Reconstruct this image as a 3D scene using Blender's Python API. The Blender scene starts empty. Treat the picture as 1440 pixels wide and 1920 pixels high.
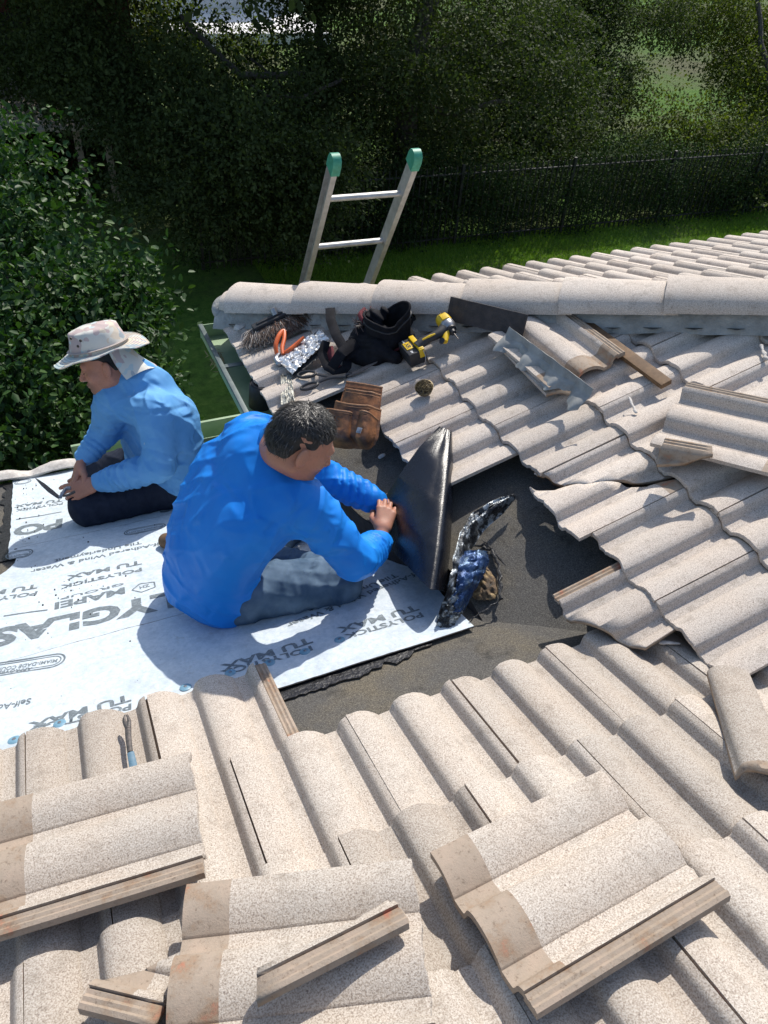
import bpy, bmesh, math, random
import numpy as np
from mathutils import Vector, Matrix, noise as mnoise

# ------------------------------------------------------------------ camera
F_PX, YAW, PITCH, ROLL = 1388.29, .472, .7222, .0827      # focal length in pixels of a 1440x1920 frame
CAM = np.array([.3192, -1.286, 1.7389])
_fw = np.array([math.sin(YAW)*math.cos(PITCH), math.cos(YAW)*math.cos(PITCH), -math.sin(PITCH)])
_rt = np.array([math.cos(YAW), -math.sin(YAW), 0.]); _up = np.cross(_rt, _fw)
_c, _s = math.cos(ROLL), math.sin(ROLL)
RT, UP, FW = _c*_rt+_s*_up, -_s*_rt+_c*_up, _fw
MC = np.array([RT, UP, FW])
scene = bpy.context.scene
COL = scene.collection
cd = bpy.data.cameras.new('camera'); co = bpy.data.objects.new('camera', cd); COL.objects.link(co)
cd.sensor_fit = 'VERTICAL'; cd.sensor_height = 24; cd.lens = F_PX/1920*24
cd.clip_start = .05; cd.clip_end = 2000
m = Matrix(((RT[0], UP[0], -FW[0]), (RT[1], UP[1], -FW[1]), (RT[2], UP[2], -FW[2]))).to_4x4()
m.translation = Vector(CAM); co.matrix_world = m
scene.camera = co
# ------------------------------------------------------------------ sun, sky, exposure
SUN_EL, SUN_AZ = math.radians(49), math.radians(44)          # azimuth from +Y towards +X
w = bpy.data.worlds.new('World'); scene.world = w; w.use_nodes = True
nt = w.node_tree; bg = nt.nodes['Background']
sky = nt.nodes.new('ShaderNodeTexSky'); sky.sky_type = 'NISHITA'; sky.sun_disc = False
sky.sun_elevation = SUN_EL; sky.sun_rotation = SUN_AZ; sky.air_density = 1.2; sky.dust_density = 1.5
nt.links.new(sky.outputs[0], bg.inputs[0]); bg.inputs[1].default_value = .15
sl = bpy.data.lights.new('sun', 'SUN'); sl.energy = 4.2; sl.angle = math.radians(.6); sl.color = (1, .95, .87)
so = bpy.data.objects.new('sun', sl); COL.objects.link(so)
sd = Vector((math.sin(SUN_AZ)*math.cos(SUN_EL), math.cos(SUN_AZ)*math.cos(SUN_EL), math.sin(SUN_EL)))
so.rotation_euler = (-sd).to_track_quat('-Z', 'Y').to_euler(); so.location = sd*20
scene.view_settings.view_transform = 'Standard'; scene.view_settings.look = 'None'
scene.view_settings.exposure = .22; scene.view_settings.gamma = 1

# ------------------------------------------------------------------ roof planes and pixel helpers
TH = math.radians(18.4); CT, ST, TT = math.cos(TH), math.sin(TH), math.tan(TH)
EXP, W = .3386, .30            # tile exposure and cover width
XB, YC = 1.03, 2.12            # wing slope: z = TT*(x-XB);  far slope: z = TT*(YC-y);  near slope: z = -TT*y
nA = np.array([0, ST, CT]); nB = np.array([-ST, 0, CT])
def ray(x, y): return MC.T@np.array([x-720, 960-y, F_PX])
def pl(x, y, n, d): v = ray(x, y); return CAM+v*(d-n@CAM)/(n@v)
def PA(x, y, h=0.): return Vector(pl(x, y, nA, h))
def PB(x, y, h=0.): return Vector(pl(x, y, nB, -ST*XB+h))
def PC(x, y, h=0.): return Vector(pl(x, y, nA, ST*YC+h))
def PZ(x, y, z): return Vector(pl(x, y, np.array([0, 0, 1.]), z))
def PD(x, y, d): return Vector(CAM+ray(x, y)*d/F_PX)
def pix(P):
    q = MC@(np.array(P, float)-CAM); return 720+F_PX*q[0]/q[2], 960-F_PX*q[1]/q[2], q[2]
DECK = -.056
MA = Matrix(((-1, 0, 0), (0, -CT, ST), (0, ST, CT))).to_4x4()              # tile frames: x across, y up the slope, z out
MB = Matrix(((0, CT, -ST), (-1, 0, 0), (0, ST, CT))).to_4x4()
def frame(M3, loc): m = M3.copy(); m.translation = Vector(loc); return m
NA, NB = Vector(nA), Vector(nB)

# ------------------------------------------------------------------ object helpers
def tag(o, label=None, cat=None, group=None, kind=None):
    for k, v in (('label', label), ('category', cat), ('group', group), ('kind', kind)):
        if v: o[k] = v
    return o
def empty(name, M, label=None, cat=None, group=None):
    o = bpy.data.objects.new(name, None); COL.objects.link(o)
    o.matrix_world = M if isinstance(M, Matrix) else Matrix.Translation(Vector(M)); o.empty_display_size = .05
    return tag(o, label, cat, group)
def link(name, me, parent=None, mats=None):
    o = bpy.data.objects.new(name, me); COL.objects.link(o)
    if parent is not None: o.parent = parent
    if mats is not None:
        me.materials.clear()
        for q in (mats if isinstance(mats, (list, tuple)) else [mats]): me.materials.append(q)
    return o
def pyd(vs, fs, smooth=True, name='m'):
    me = bpy.data.meshes.new(name); me.from_pydata([tuple(v) for v in vs], [], [tuple(f) for f in fs]); me.update()
    if smooth: me.polygons.foreach_set('use_smooth', [True]*len(me.polygons))
    return me
def npmesh(V, Fq, smooth=False):
    """fast mesh from numpy arrays, all faces with the same vertex count"""
    me = bpy.data.meshes.new('m'); n = Fq.shape[1]
    me.vertices.add(len(V)); me.vertices.foreach_set('co', np.ascontiguousarray(V, np.float32).ravel())
    me.loops.add(Fq.size); me.loops.foreach_set('vertex_index', np.ascontiguousarray(Fq, np.int32).ravel())
    me.polygons.add(len(Fq)); me.polygons.foreach_set('loop_start', np.arange(0, Fq.size, n, dtype=np.int32))
    try: me.polygons.foreach_set('loop_total', np.full(len(Fq), n, np.int32))
    except Exception: pass
    me.update(calc_edges=True)
    if smooth: me.polygons.foreach_set('use_smooth', [True]*len(Fq))
    me.validate(); return me
def dup(o, M=None, parent=None):
    kids = list(o.children); c = o.copy(); COL.objects.link(c)
    if parent is not None: c.parent = parent
    if M is not None: c.matrix_world = M
    for k in kids: dup(k, None, c)
    return c

class MB_:
    """collects shapes into one mesh"""
    def __init__(s): s.bm = bmesh.new()
    def quadbox(s, M, size, bev=0.):
        r = bmesh.ops.create_cube(s.bm, size=1, matrix=M@Matrix.Diagonal((*size, 1)))
        if bev > 0:
            es = list({e for v in r['verts'] for e in v.link_edges})
            bmesh.ops.bevel(s.bm, geom=es, offset=bev, segments=2, affect='EDGES', profile=.6)
        return s
    def box(s, c, size, rot=None, bev=0.):
        M = Matrix.Translation(Vector(c))
        if rot is not None: M = M@rot.to_4x4()
        return s.quadbox(M, size, bev)
    def tube(s, pts, rad, n=10, cap=True, flat=None):
        pts = [Vector(p) for p in pts]; rs = rad if isinstance(rad, (list, tuple)) else [rad]*len(pts)
        rings = []; up = None
        for i, p in enumerate(pts):
            d = (pts[min(i+1, len(pts)-1)]-pts[max(i-1, 0)]).normalized()
            if up is None:
                up = Vector((0, 0, 1)) if abs(d.z) < .9 else Vector((1, 0, 0))
            a = (up-d*up.dot(d)).normalized(); b = d.cross(a); up = a
            fl = flat or 1
            rings.append([s.bm.verts.new(p+a*math.cos(2*math.pi*k/n)*rs[i]*fl+b*math.sin(2*math.pi*k/n)*rs[i]) for k in range(n)])
        for i in range(len(rings)-1):
            for k in range(n):
                s.bm.faces.new((rings[i][k], rings[i][(k+1) % n], rings[i+1][(k+1) % n], rings[i+1][k]))
        if cap:
            s.bm.faces.new(rings[0][::-1]); s.bm.faces.new(rings[-1])
        return s
    def lathe(s, M, prof, n=24, cap=True):
        rings = [[s.bm.verts.new(M@Vector((r*math.cos(2*math.pi*k/n), r*math.sin(2*math.pi*k/n), z))) for k in range(n)] for r, z in prof]
        for i in range(len(rings)-1):
            for k in range(n):
                s.bm.faces.new((rings[i][k], rings[i][(k+1) % n], rings[i+1][(k+1) % n], rings[i+1][k]))
        if cap: s.bm.faces.new(rings[0][::-1]); s.bm.faces.new(rings[-1])
        return s
    def prism(s, M, outline, z0, z1):
        lo = [s.bm.verts.new(M@Vector((x, y, z0))) for x, y in outline]; hi = [s.bm.verts.new(M@Vector((x, y, z1))) for x, y in outline]
        n = len(lo)
        for k in range(n): s.bm.faces.new((lo[k], lo[(k+1) % n], hi[(k+1) % n], hi[k]))
        s.bm.faces.new(lo[::-1]); s.bm.faces.new(hi); return s
    def build(s, name, mat, parent=None, smooth=True, angle=35):
        bmesh.ops.recalc_face_normals(s.bm, faces=s.bm.faces)
        me = bpy.data.meshes.new(name); s.bm.to_mesh(me); s.bm.free()
        if smooth:
            me.polygons.foreach_set('use_smooth', [True]*len(me.polygons)); me.set_sharp_from_angle(angle=math.radians(angle))
        return link(name, me, parent, mat)
def sheet(name, fn, nu, nv, thick, mat, parent=None, smooth=True):
    """a thin solid sheet: fn(u,v)->Vector, given a real thickness"""
    P = [[Vector(fn(i/nu, j/nv)) for j in range(nv+1)] for i in range(nu+1)]
    vs = []; fs = []
    for side in (0, 1):
        for i in range(nu+1):
            for j in range(nv+1):
                du = P[min(i+1, nu)][j]-P[max(i-1, 0)][j]; dv = P[i][min(j+1, nv)]-P[i][max(j-1, 0)]
                n = du.cross(dv); n = n.normalized() if n.length > 1e-12 else Vector((0, 0, 1))
                vs.append(P[i][j]+n*(thick/2 if side else -thick/2))
    N = (nu+1)*(nv+1); I = lambda s, i, j: s*N+i*(nv+1)+j
    for i in range(nu):
        for j in range(nv):
            fs.append((I(1, i, j), I(1, i+1, j), I(1, i+1, j+1), I(1, i, j+1))); fs.append((I(0, i, j), I(0, i, j+1), I(0, i+1, j+1), I(0, i+1, j)))
    for i in range(nu):
        fs.append((I(0, i, 0), I(0, i+1, 0), I(1, i+1, 0), I(1, i, 0))); fs.append((I(0, i+1, nv), I(0, i, nv), I(1, i, nv), I(1, i+1, nv)))
    for j in range(nv):
        fs.append((I(0, 0, j+1), I(0, 0, j), I(1, 0, j), I(1, 0, j+1))); fs.append((I(0, nu, j), I(0, nu, j+1), I(1, nu, j+1), I(1, nu, j)))
    me = pyd(vs, fs, smooth)
    if smooth: me.set_sharp_from_angle(angle=math.radians(50))
    return link(name, me, parent, mat)

# ------------------------------------------------------------------ materials
MAT = {}
def ramp(nt, fac, stops):
    r = nt.nodes.new('ShaderNodeValToRGB'); el = r.color_ramp.elements
    while len(el) > 1: el.remove(el[-1])
    el[0].position = stops[0][0]; el[0].color = (*stops[0][1], 1)
    for p, c in stops[1:]: e = el.new(p); e.color = (*c, 1)
    nt.links.new(fac, r.inputs[0]); return r.outputs[0]
def noise(nt, vec, scale, detail=2, rough=.5, kind='noise'):
    if kind == 'vor':
        n = nt.nodes.new('ShaderNodeTexVoronoi'); n.inputs['Scale'].default_value = scale; nt.links.new(vec, n.inputs['Vector']); return n.outputs['Color']
    n = nt.nodes.new('ShaderNodeTexNoise'); n.inputs['Scale'].default_value = scale; n.inputs['Detail'].default_value = detail
    n.inputs['Roughness'].default_value = rough; nt.links.new(vec, n.inputs['Vector']); return n.outputs['Fac']
def mixc(nt, fac, a, b, mode='MIX'):
    n = nt.nodes.new('ShaderNodeMix'); n.data_type = 'RGBA'; n.blend_type = mode
    for sock, v in ((n.inputs[0], fac), (n.inputs[6], a), (n.inputs[7], b)):
        if isinstance(v, (int, float)): sock.default_value = v
        elif isinstance(v, tuple): sock.default_value = (*v, 1)
        else: nt.links.new(v, sock)
    return n.outputs[2]
def math_(nt, op, a, b=0., clamp=False):
    n = nt.nodes.new('ShaderNodeMath'); n.operation = op; n.use_clamp = clamp
    for i, v in enumerate((a, b)):
        if isinstance(v, (int, float)): n.inputs[i].default_value = v
        else: nt.links.new(v, n.inputs[i])
    return n.outputs[0]
def newmat(name, rough=.7, metal=0., spec=.5, col=None):
    m = bpy.data.materials.new(name); m.use_nodes = True; nt = m.node_tree; b = nt.nodes['Principled BSDF']
    b.inputs['Roughness'].default_value = rough; b.inputs['Metallic'].default_value = metal; b.inputs['Specular IOR Level'].default_value = spec
    if col: b.inputs['Base Color'].default_value = (*col, 1)
    MAT[name] = m
    g = nt.nodes.new('ShaderNodeNewGeometry'); tc = nt.nodes.new('ShaderNodeTexCoord')
    return m, nt, b, g.outputs['Position'], tc.outputs['Object']
def bump(nt, b, h, strength, dist):
    n = nt.nodes.new('ShaderNodeBump'); n.inputs['Strength'].default_value = strength; n.inputs['Distance'].default_value = dist
    nt.links.new(h, n.inputs['Height']); nt.links.new(n.outputs[0], b.inputs['Normal']); return n
def simple(name, c1, c2=None, scale=30, rough=.6, metal=0., bscale=None, bstr=.3, bdist=.002, spec=.5, lo=.35, hi=.65, detail=4, local=False):
    m, nt, b, pos, loc = newmat(name, rough, metal, spec)
    v = loc if local else pos
    c2 = c2 or tuple(x*.75 for x in c1)
    nt.links.new(ramp(nt, noise(nt, v, scale, detail, .6), [(lo, c1), (hi, c2)]), b.inputs['Base Color'])
    if bscale: bump(nt, b, noise(nt, v, bscale, 3, .6), bstr, bdist)
    return m
def tile_material(name, ca, cb, cc, raw=False):
    m, nt, b, pos, loc = newmat(name, .85, 0, .25)
    sp = noise(nt, pos, 330, 2, .75)
    col = ramp(nt, sp, [(.33, cc), (.46, cb), (.56, ca), (.70, tuple(min(1, x*1.18) for x in ca))])
    big = noise(nt, pos, 5, 4, .6)
    col = mixc(nt, ramp(nt, big, [(.35, (0, 0, 0)), (.7, (.35, .35, .35))]), col, mixc(nt, 1., col, (1.02, .90, .80), 'MULTIPLY'))
    oi = nt.nodes.new('ShaderNodeObjectInfo')
    tone = math_(nt, 'ADD', math_(nt, 'MULTIPLY', oi.outputs['Random'], .26), .86)
    cmb = nt.nodes.new('ShaderNodeCombineColor')
    for i in range(3): nt.links.new(tone, cmb.inputs[i])
    col = mixc(nt, 1., col, cmb.outputs[0], 'MULTIPLY')
    dirt = noise(nt, pos, 17, 6, .7)
    col = mixc(nt, ramp(nt, dirt, [(.54, (0, 0, 0)), (.74, (.55, .55, .55))]), col, (.20, .165, .13))
    dots = nt.nodes.new('ShaderNodeTexVoronoi'); dots.inputs['Scale'].default_value = 55; nt.links.new(pos, dots.inputs['Vector'])
    spot = math_(nt, 'LESS_THAN', dots.outputs['Distance'], .10)
    col = mixc(nt, math_(nt, 'MULTIPLY', spot, .55), col, (.14, .10, .085))
    nt.links.new(col, b.inputs['Base Color'])
    h = math_(nt, 'ADD', sp, math_(nt, 'MULTIPLY', noise(nt, pos, 60, 4, .6), .8))
    bump(nt, b, h, .55, .0016)
    return m
tile_material('tile', (.50, .455, .40), (.405, .35, .295), (.25, .21, .175))
tile_material('tile_grey', (.585, .525, .465), (.485, .425, .37), (.31, .265, .225))
def raw_material():
    m, nt, b, pos, loc = newmat('tile_raw', .9, 0, .2)
    col = ramp(nt, noise(nt, pos, 14, 6, .65), [(.3, (.40, .31, .24)), (.5, (.34, .275, .215)), (.60, (.30, .215, .15)), (.68, (.40, .17, .11))])
    col = mixc(nt, ramp(nt, noise(nt, pos, 95, 5, .75), [(.56, (0, 0, 0)), (.68, (.8, .8, .8))]), col, (.17, .125, .09))
    nt.links.new(col, b.inputs['Base Color']); bump(nt, b, noise(nt, pos, 240, 5, .7), .6, .002)
raw_material()
def felt_material():
    m, nt, b, pos, loc = newmat('felt', .95, 0, .15)
    sp = noise(nt, pos, 260, 3, .8)
    col = ramp(nt, sp, [(.33, (.05, .047, .044)), (.52, (.105, .10, .092)), (.72, (.20, .19, .172))])
    big = noise(nt, pos, 3.2, 5, .65)
    col = mixc(nt, ramp(nt, big, [(.45, (0, 0, 0)), (.66, (.75, .75, .75))]), col, mixc(nt, 1., col, (1.45, 1.3, 1.02), 'MULTIPLY'))
    col = mixc(nt, ramp(nt, noise(nt, pos, 7, 5, .7), [(.58, (0, 0, 0)), (.7, (.6, .6, .6))]), col, (.02, .019, .018))
    nt.links.new(col, b.inputs['Base Color'])
    bump(nt, b, math_(nt, 'ADD', sp, math_(nt, 'MULTIPLY', noise(nt, pos, 24, 4, .6), 1.5)), .7, .003)
felt_material()
def sheet_material():
    m, nt, b, pos, loc = newmat('underlayment', .62, 0, .35)
    fine = noise(nt, pos, 60, 5, .75); big = noise(nt, pos, 9, 5, .7)
    col = ramp(nt, fine, [(.3, (.45, .52, .57)), (.5, (.56, .62, .66)), (.7, (.66, .70, .73))])
    col = mixc(nt, ramp(nt, big, [(.5, (0, 0, 0)), (.72, (.55, .55, .55))]), col, (.36, .44, .50))
    col = mixc(nt, ramp(nt, noise(nt, pos, 26, 6, .8), [(.57, (0, 0, 0)), (.70, (.55, .55, .55))]), col, (.34, .32, .28))
    col = mixc(nt, ramp(nt, noise(nt, pos, 3.5, 6, .75), [(.50, (0, 0, 0)), (.66, (.45, .45, .45))]), col, (.33, .37, .40))
    nt.links.new(col, b.inputs['Base Color']); bump(nt, b, math_(nt, 'ADD', big, math_(nt, 'MULTIPLY', fine, .3)), .5, .006)
sheet_material()
simple('ink', (.13, .155, .17), (.26, .30, .32), 90, .6, lo=.45, hi=.75)
simple('tar', (.012, .012, .013), (.03, .03, .032), 60, .35, bscale=120, bstr=.8, bdist=.004)
simple('mortar', (.40, .395, .375), (.25, .25, .235), 14, .95, bscale=50, bstr=.9, bdist=.008, detail=8)
simple('mortar_white', (.62, .58, .53), (.45, .41, .37), 40, .9, bscale=160, bstr=.8, bdist=.003)
simple('green_paint', (.30, .40, .24), (.23, .33, .20), 12, .5, bscale=30, bstr=.15, detail=8)
simple('gutter_rim', (.15, .18, .17), (.10, .125, .125), 20, .45, metal=.2)
simple('wall_paint', (.32, .27, .2), (.27, .22, .17), 8, .9, bscale=120, bstr=.4)
simple('wood', (.20, .115, .055), (.11, .06, .028), 22, .75, bscale=60, bstr=.5)
simple('dark_board', (.035, .031, .031), (.06, .05, .047), 30, .85, bscale=110, bstr=.9, bdist=.003)
simple('metal_flash', (.34, .34, .32), (.19, .195, .19), 14, .6, metal=.1, bscale=30, bstr=.35, bdist=.004, detail=6)
simple('tool_black', (.012, .012, .014), (.022, .022, .026), 60, .5, bscale=300, bstr=.2)
simple('rubber', (.02, .02, .022), (.03, .03, .032), 80, .6)
simple('yellow_plastic', (.72, .47, .015), (.66, .42, .012), 40, .4)
simple('grey_metal', (.38, .38, .39), (.28, .28, .29), 60, .35, metal=.8)
simple('steel_dark', (.07, .065, .06), (.14, .12, .11), 120, .5, metal=.5, bscale=200, bstr=.4)
simple('orange_grip', (.72, .14, .03), (.60, .11, .025), 40, .45)
simple('red_tool', (.62, .03, .035), (.5, .02, .025), 40, .4)
simple('leather', (.34, .13, .042), (.075, .03, .014), 24, .6, bscale=70, bstr=.6, bdist=.003, detail=7)
simple('leather_edge', (.30, .15, .07), (.20, .09, .04), 40, .65, bscale=90, bstr=.4)
simple('nylon', (.006, .006, .008), (.014, .014, .018), 26, .8, bscale=420, bstr=.5, bdist=.0015, detail=6, spec=.15)
simple('foil', (.75, .76, .77), (.10, .10, .10), 55, .3, metal=.7, bscale=70, bstr=1, bdist=.006, lo=.5, hi=.62, detail=5)
simple('foil_dirty', (.42, .41, .36), (.10, .10, .09), 60, .5, metal=.4, bscale=80, bstr=1, bdist=.005, lo=.45, hi=.62)
simple('bristle', (.30, .25, .21), (.09, .065, .055), 60, .8)
simple('bristle_red', (.13, .05, .03), (.06, .03, .02), 60, .8)
simple('brass', (.30, .24, .13), (.16, .13, .08), 90, .45, metal=.6)
simple('blue_cap', (.20, .36, .46), (.14, .27, .36), 40, .35, bscale=60)
simple('aluminium', (.50, .49, .47), (.36, .35, .33), 22, .45, metal=.5, bscale=200, bstr=.15, detail=8)
simple('green_cap', (.03, .22, .13), (.05, .30, .2), 60, .5)
simple('bark', (.085, .075, .062), (.045, .038, .03), 14, .95, bscale=20, bstr=1, bdist=.03, detail=8)
simple('iron', (.014, .014, .014), (.022, .022, .022), 20, .6)
simple('white_cloth', (.62, .57, .50), (.5, .45, .4), 30, .9)
# ------------------------------------------------------------------ roof tiles
# x measured from the crest at .135 going to greater x (steep flank first)
def roll(x):
    q = (x-.135) % .150
    return float(np.interp(q, [0, .013, .022, .029, .034, .038, .0415, .045, .060, .076, .0775, .083, .090, .099, .110, .122, .135, .150],
                           [.0425, .0415, .0385, .033, .025, .0135, .0055, .0015, .0, .0008, .0055, .0115, .0185, .0262, .0330, .0385, .0415, .0425]))*.84
OFF = -.056; LIFT = .018
XC = sorted(set([round(x, 4) for x in list(np.linspace(.004, .297, 40))]+[.164, .169, .173, .1765, .180, .211, .2125, .061, .0625, .014, .019, .023, .0265, .030]))
def tile_mesh(seed=0, y0=0., y1=.42, lift=LIFT, off=OFF, chip=.004, thick=.015, outline=None, mats=('tile', 'tile_raw', 'mortar'), rail=-.0025):
    """one interlocking double-roll concrete tile: x across, y up the slope, tail at y=0"""
    rnd = random.Random(seed); ph = rnd.random()*50
    def tail(x):                      # ragged tail edge
        n = mnoise.noise(Vector((x*30, ph, 0)))+.6*mnoise.noise(Vector((x*90, ph, 3)))
        return chip*n
    rows = [0, .002, .05, .12, .20, .28, .337, .36, .39, .42]
    cols = [(-.034, 0), (-.027, 1), (-.022, 0), (-.016, 1), (-.010, 0), (-.004, 1), (0, 0), (.0005, 2)]+[(x, 2) for x in XC if x > .001]
    vs = []; grid = {}
    for side in (0, 1):
        for i, (x, kind) in enumerate(cols):
            for j, yy in enumerate(rows):
                y = y0+(y1-y0)*yy/.42
                if j < 3: y += tail(x)*(1 if j == 0 else .8 if j == 1 else 0)
                zo = off+lift*(1-y/EXP)
                if kind == 2: top = roll(x)+.012; bot = top-thick
                else: top = roll(x)+rail+(.003 if kind == 1 else 0); bot = roll(x)-.012
                if side == 0 and j == 0: top -= .003
                z = zo+(top if side == 0 else bot)+(mnoise.noise(Vector((x*14, y*10, ph)))*.0012)
                grid[(side, i, j)] = len(vs); vs.append((x, y, z))
    fs = []; ms = []; nc, nr = len(cols), len(rows)
    def f(a, mi): fs.append(a); ms.append(mi)
    for i in range(nc-1):
        for j in range(nr-1):
            rawq = cols[i][1] != 2 or rows[j] >= .337
            f((grid[0, i, j], grid[0, i+1, j], grid[0, i+1, j+1], grid[0, i, j+1]), 1 if rawq else 0)
            f((grid[1, i, j], grid[1, i, j+1], grid[1, i+1, j+1], grid[1, i+1, j]), 1)
        f((grid[1, i, 0], grid[1, i+1, 0], grid[0, i+1, 0], grid[0, i, 0]), 0)
        f((grid[0, i, nr-1], grid[0, i+1, nr-1], grid[1, i+1, nr-1], grid[1, i, nr-1]), 1)
    for j in range(nr-1):
        f((grid[0, 0, j], grid[0, 0, j+1], grid[1, 0, j+1], grid[1, 0, j]), 1)
        f((grid[0, nc-1, j+1], grid[0, nc-1, j], grid[1, nc-1, j], grid[1, nc-1, j+1]), 0)
    me = pyd(vs, fs, True, 'roof_tile')
    for q in mats: me.materials.append(MAT[q])
    me.polygons.foreach_set('material_index', ms)
    me.set_sharp_from_angle(angle=math.radians(38))
    if outline: me = cut_mesh(me, outline)
    return me
def cut_mesh(me, planes, fill_mat=1):
    """planes: list of (point, normal) in mesh space; the side the normal points to is removed"""
    bm = bmesh.new(); bm.from_mesh(me)
    for co_, no in planes:
        r = bmesh.ops.bisect_plane(bm, geom=bm.verts[:]+bm.edges[:]+bm.faces[:], plane_co=Vector(co_), plane_no=Vector(no), clear_outer=True, dist=1e-5)
        es = [e for e in r['geom_cut'] if isinstance(e, bmesh.types.BMEdge)]
        if es:
            try:
                g = bmesh.ops.edgenet_fill(bm, edges=es)
                for q in g['faces']: q.material_index = fill_mat
            except Exception: pass
    if not bm.faces: bm.free(); return None
    n = bpy.data.meshes.new('roof_tile'); bm.to_mesh(n); bm.free()
    for q in me.materials: n.materials.append(q)
    return n
TILES = [tile_mesh(i, chip=.0035) for i in range(4)]
TILES_B = [tile_mesh(20+i, chip=.006, mats=('tile_grey', 'tile_raw', 'mortar')) for i in range(4)]
ORD = ['first', 'second', 'third', 'fourth', 'fifth', 'sixth', 'seventh', 'eighth', 'ninth', 'tenth', 'eleventh', 'twelfth',
       'thirteenth', 'fourteenth', 'fifteenth', 'sixteenth', 'seventeenth', 'eighteenth', 'nineteenth', 'twentieth']
def inframe(P, mg=40):
    x, y, d = pix(P)
    return d > .2 and -mg < x < 1440+mg and -mg < y < 1920+mg
def put_tile(me, M, label, group, name='concrete_tile', planes_world=None):
    if planes_world:
        Mi = M.inverted(); loc = []
        cut = False
        corners = [M@Vector(q) for q in ((-.034, -.01, 0), (.3, -.01, 0), (-.034, .43, 0), (.3, .43, 0))]
        for P, N in planes_world:
            N = Vector(N).normalized(); P = Vector(P)
            if any((c-P).dot(N) > 0 for c in corners): loc.append((Mi@P, Mi.to_3x3()@N)); cut = True
        if cut:
            me = cut_mesh(me, loc)
            if me is None: return None
            bb = [v.co for v in me.vertices]
            if max(v.x for v in bb)-min(v.x for v in bb) < .03 or max(v.y for v in bb)-min(v.y for v in bb) < .03: return None
    o = link(name, me); o.matrix_world = M
    return tag(o, label, 'roof tile', group)
rng = random.Random(5)
def jig(M, a=.004, d=.0015):
    return M@Matrix.Translation((rng.uniform(-d, d), rng.uniform(-d*1.5, d*1.5), rng.uniform(0, d)))@Matrix.Rotation(rng.uniform(-a, a), 4, 'Z')
def near_row(j, ks, rowname):
    lst = []
    for k in ks:
        loc = ((k+1)*W, -j*EXP*CT, j*EXP*ST); c = frame(MA, loc)@Vector((.15, .2, 0))
        lst.append((k, loc, c))
    vis = [q for q in lst if inframe(q[2], 260)]
    for n, (k, loc, c) in enumerate(vis):
        put_tile(TILES[rng.randrange(4)], jig(frame(MA, loc)), 'beige laid tile, %s from left in the %s' % (ORD[n], rowname), 'beige tiles laid on the near slope')
near_row(0, range(-3, 2), 'short row touching the white sheet')
near_row(1, [x+.5 for x in range(-4, 7)], 'near row touching the bare felt')
near_row(2, range(-4, 9), 'second near row back from the felt')
near_row(3, [x+.5 for x in range(-4, 9)], 'third near row back from the felt')
near_row(4, range(-3, 8), 'fourth near row back from the felt')
near_row(5, [x+.5 for x in range(-3, 7)], 'near row cut by the photo bottom')

# wing slope (descends to the gutter on its left)
HIPP = ((XB+YC+.02, 0, 0), (1, 1, 0))
VALP = ((XB+.03, 0, 0), (-1, -1, 0))
def wing_row(n, ms, rowname, extra=None):
    cnt = 0
    for m in ms:                                  # tile between joints m and m+1 (m grows towards the viewer)
        Y = .84-.30*m
        loc = (XB+n*EXP*CT, Y, n*EXP*ST); M = frame(MB, loc); c = M@Vector((.15, .2, 0))
        if c.x+c.y > XB+YC+.17 or c.x+c.y < XB-.12 or not inframe(c, 260): continue
        pw = [HIPP, VALP]+(extra(m) if extra else [])
        o = put_tile(TILES_B[rng.randrange(4)], jig(M, .006, .003), 'greyish laid tile, %s from the hip in the %s' % (ORD[cnt], rowname), 'grey-beige tiles laid on the wing slope', planes_world=pw)
        if o: cnt += 1
def crack(m):                                    # the broken tile of the second row has lost its upper corner
    return []
wing_row(0, [-4, -3, -2], 'row over the gutter')
wing_row(1, [-4.5, -3.5, -2.5, -1.5, -.5, .5], 'second row up from the gutter')
wing_row(2, [-4, -3, -2, -1, 0, 1], 'third row up from the gutter')
wing_row(3, [-3.5, -2.5, -1.5, -.5, .5, 1.5, 2.5, 3.5], 'fourth row up from the gutter')
wing_row(4, [-3, -2, -1, 0, 1, 2, 3, 4, 5], 'fifth row up from the gutter')
wing_row(5, [-2.5, -1.5, -.5, .5, 1.5, 2.5, 3.5, 4.5], 'sixth row up from the gutter')
wing_row(6, [-1, 0, 1, 2, 3, 4, 5], 'seventh row up from the gutter')
# third row beyond the crack: shifted a little down the slope and turned
def wing_tile(n, m, sl, rot, label, lift=0., planes=None, seed=41, dx=0.):
    M = frame(MB, (XB+n*EXP*CT, .84-.30*m, n*EXP*ST))@Matrix.Translation((dx, sl, lift))@Matrix.Rotation(rot, 4, 'Z')
    me = tile_mesh(seed, chip=.008, mats=('tile_grey', 'tile_raw', 'mortar'))
    if planes: me = cut_mesh(me, planes)
    o = link('concrete_tile', me); o.matrix_world = M
    return tag(o, label, 'roof tile', 'grey-beige tiles laid on the wing slope')
wing_tile(2, 2, .0, 0, 'grey tile remnant above the long black crack, broken along a curve', planes=[((0, .014, 0), (.077, -.106, 0)), ((.125, .12, 0), (.109, -.046, 0)), ((.171, .229, 0), (.191, -.079, 0))], seed=43)
wing_tile(2, 2, -.050, 0, 'grey cracked tile below the black crack, slid towards the felt', lift=.002, planes=[((.02, .005, 0), (-.355, .215, 0))], seed=44)
wing_tile(2, 3, .0, .0, 'grey tile overhanging the bare felt, next below the cracked tile', seed=45)
wing_tile(2, 4, .0, .0, 'grey tile whose ragged end meets the beige near tiles', seed=46, planes=None)
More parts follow.
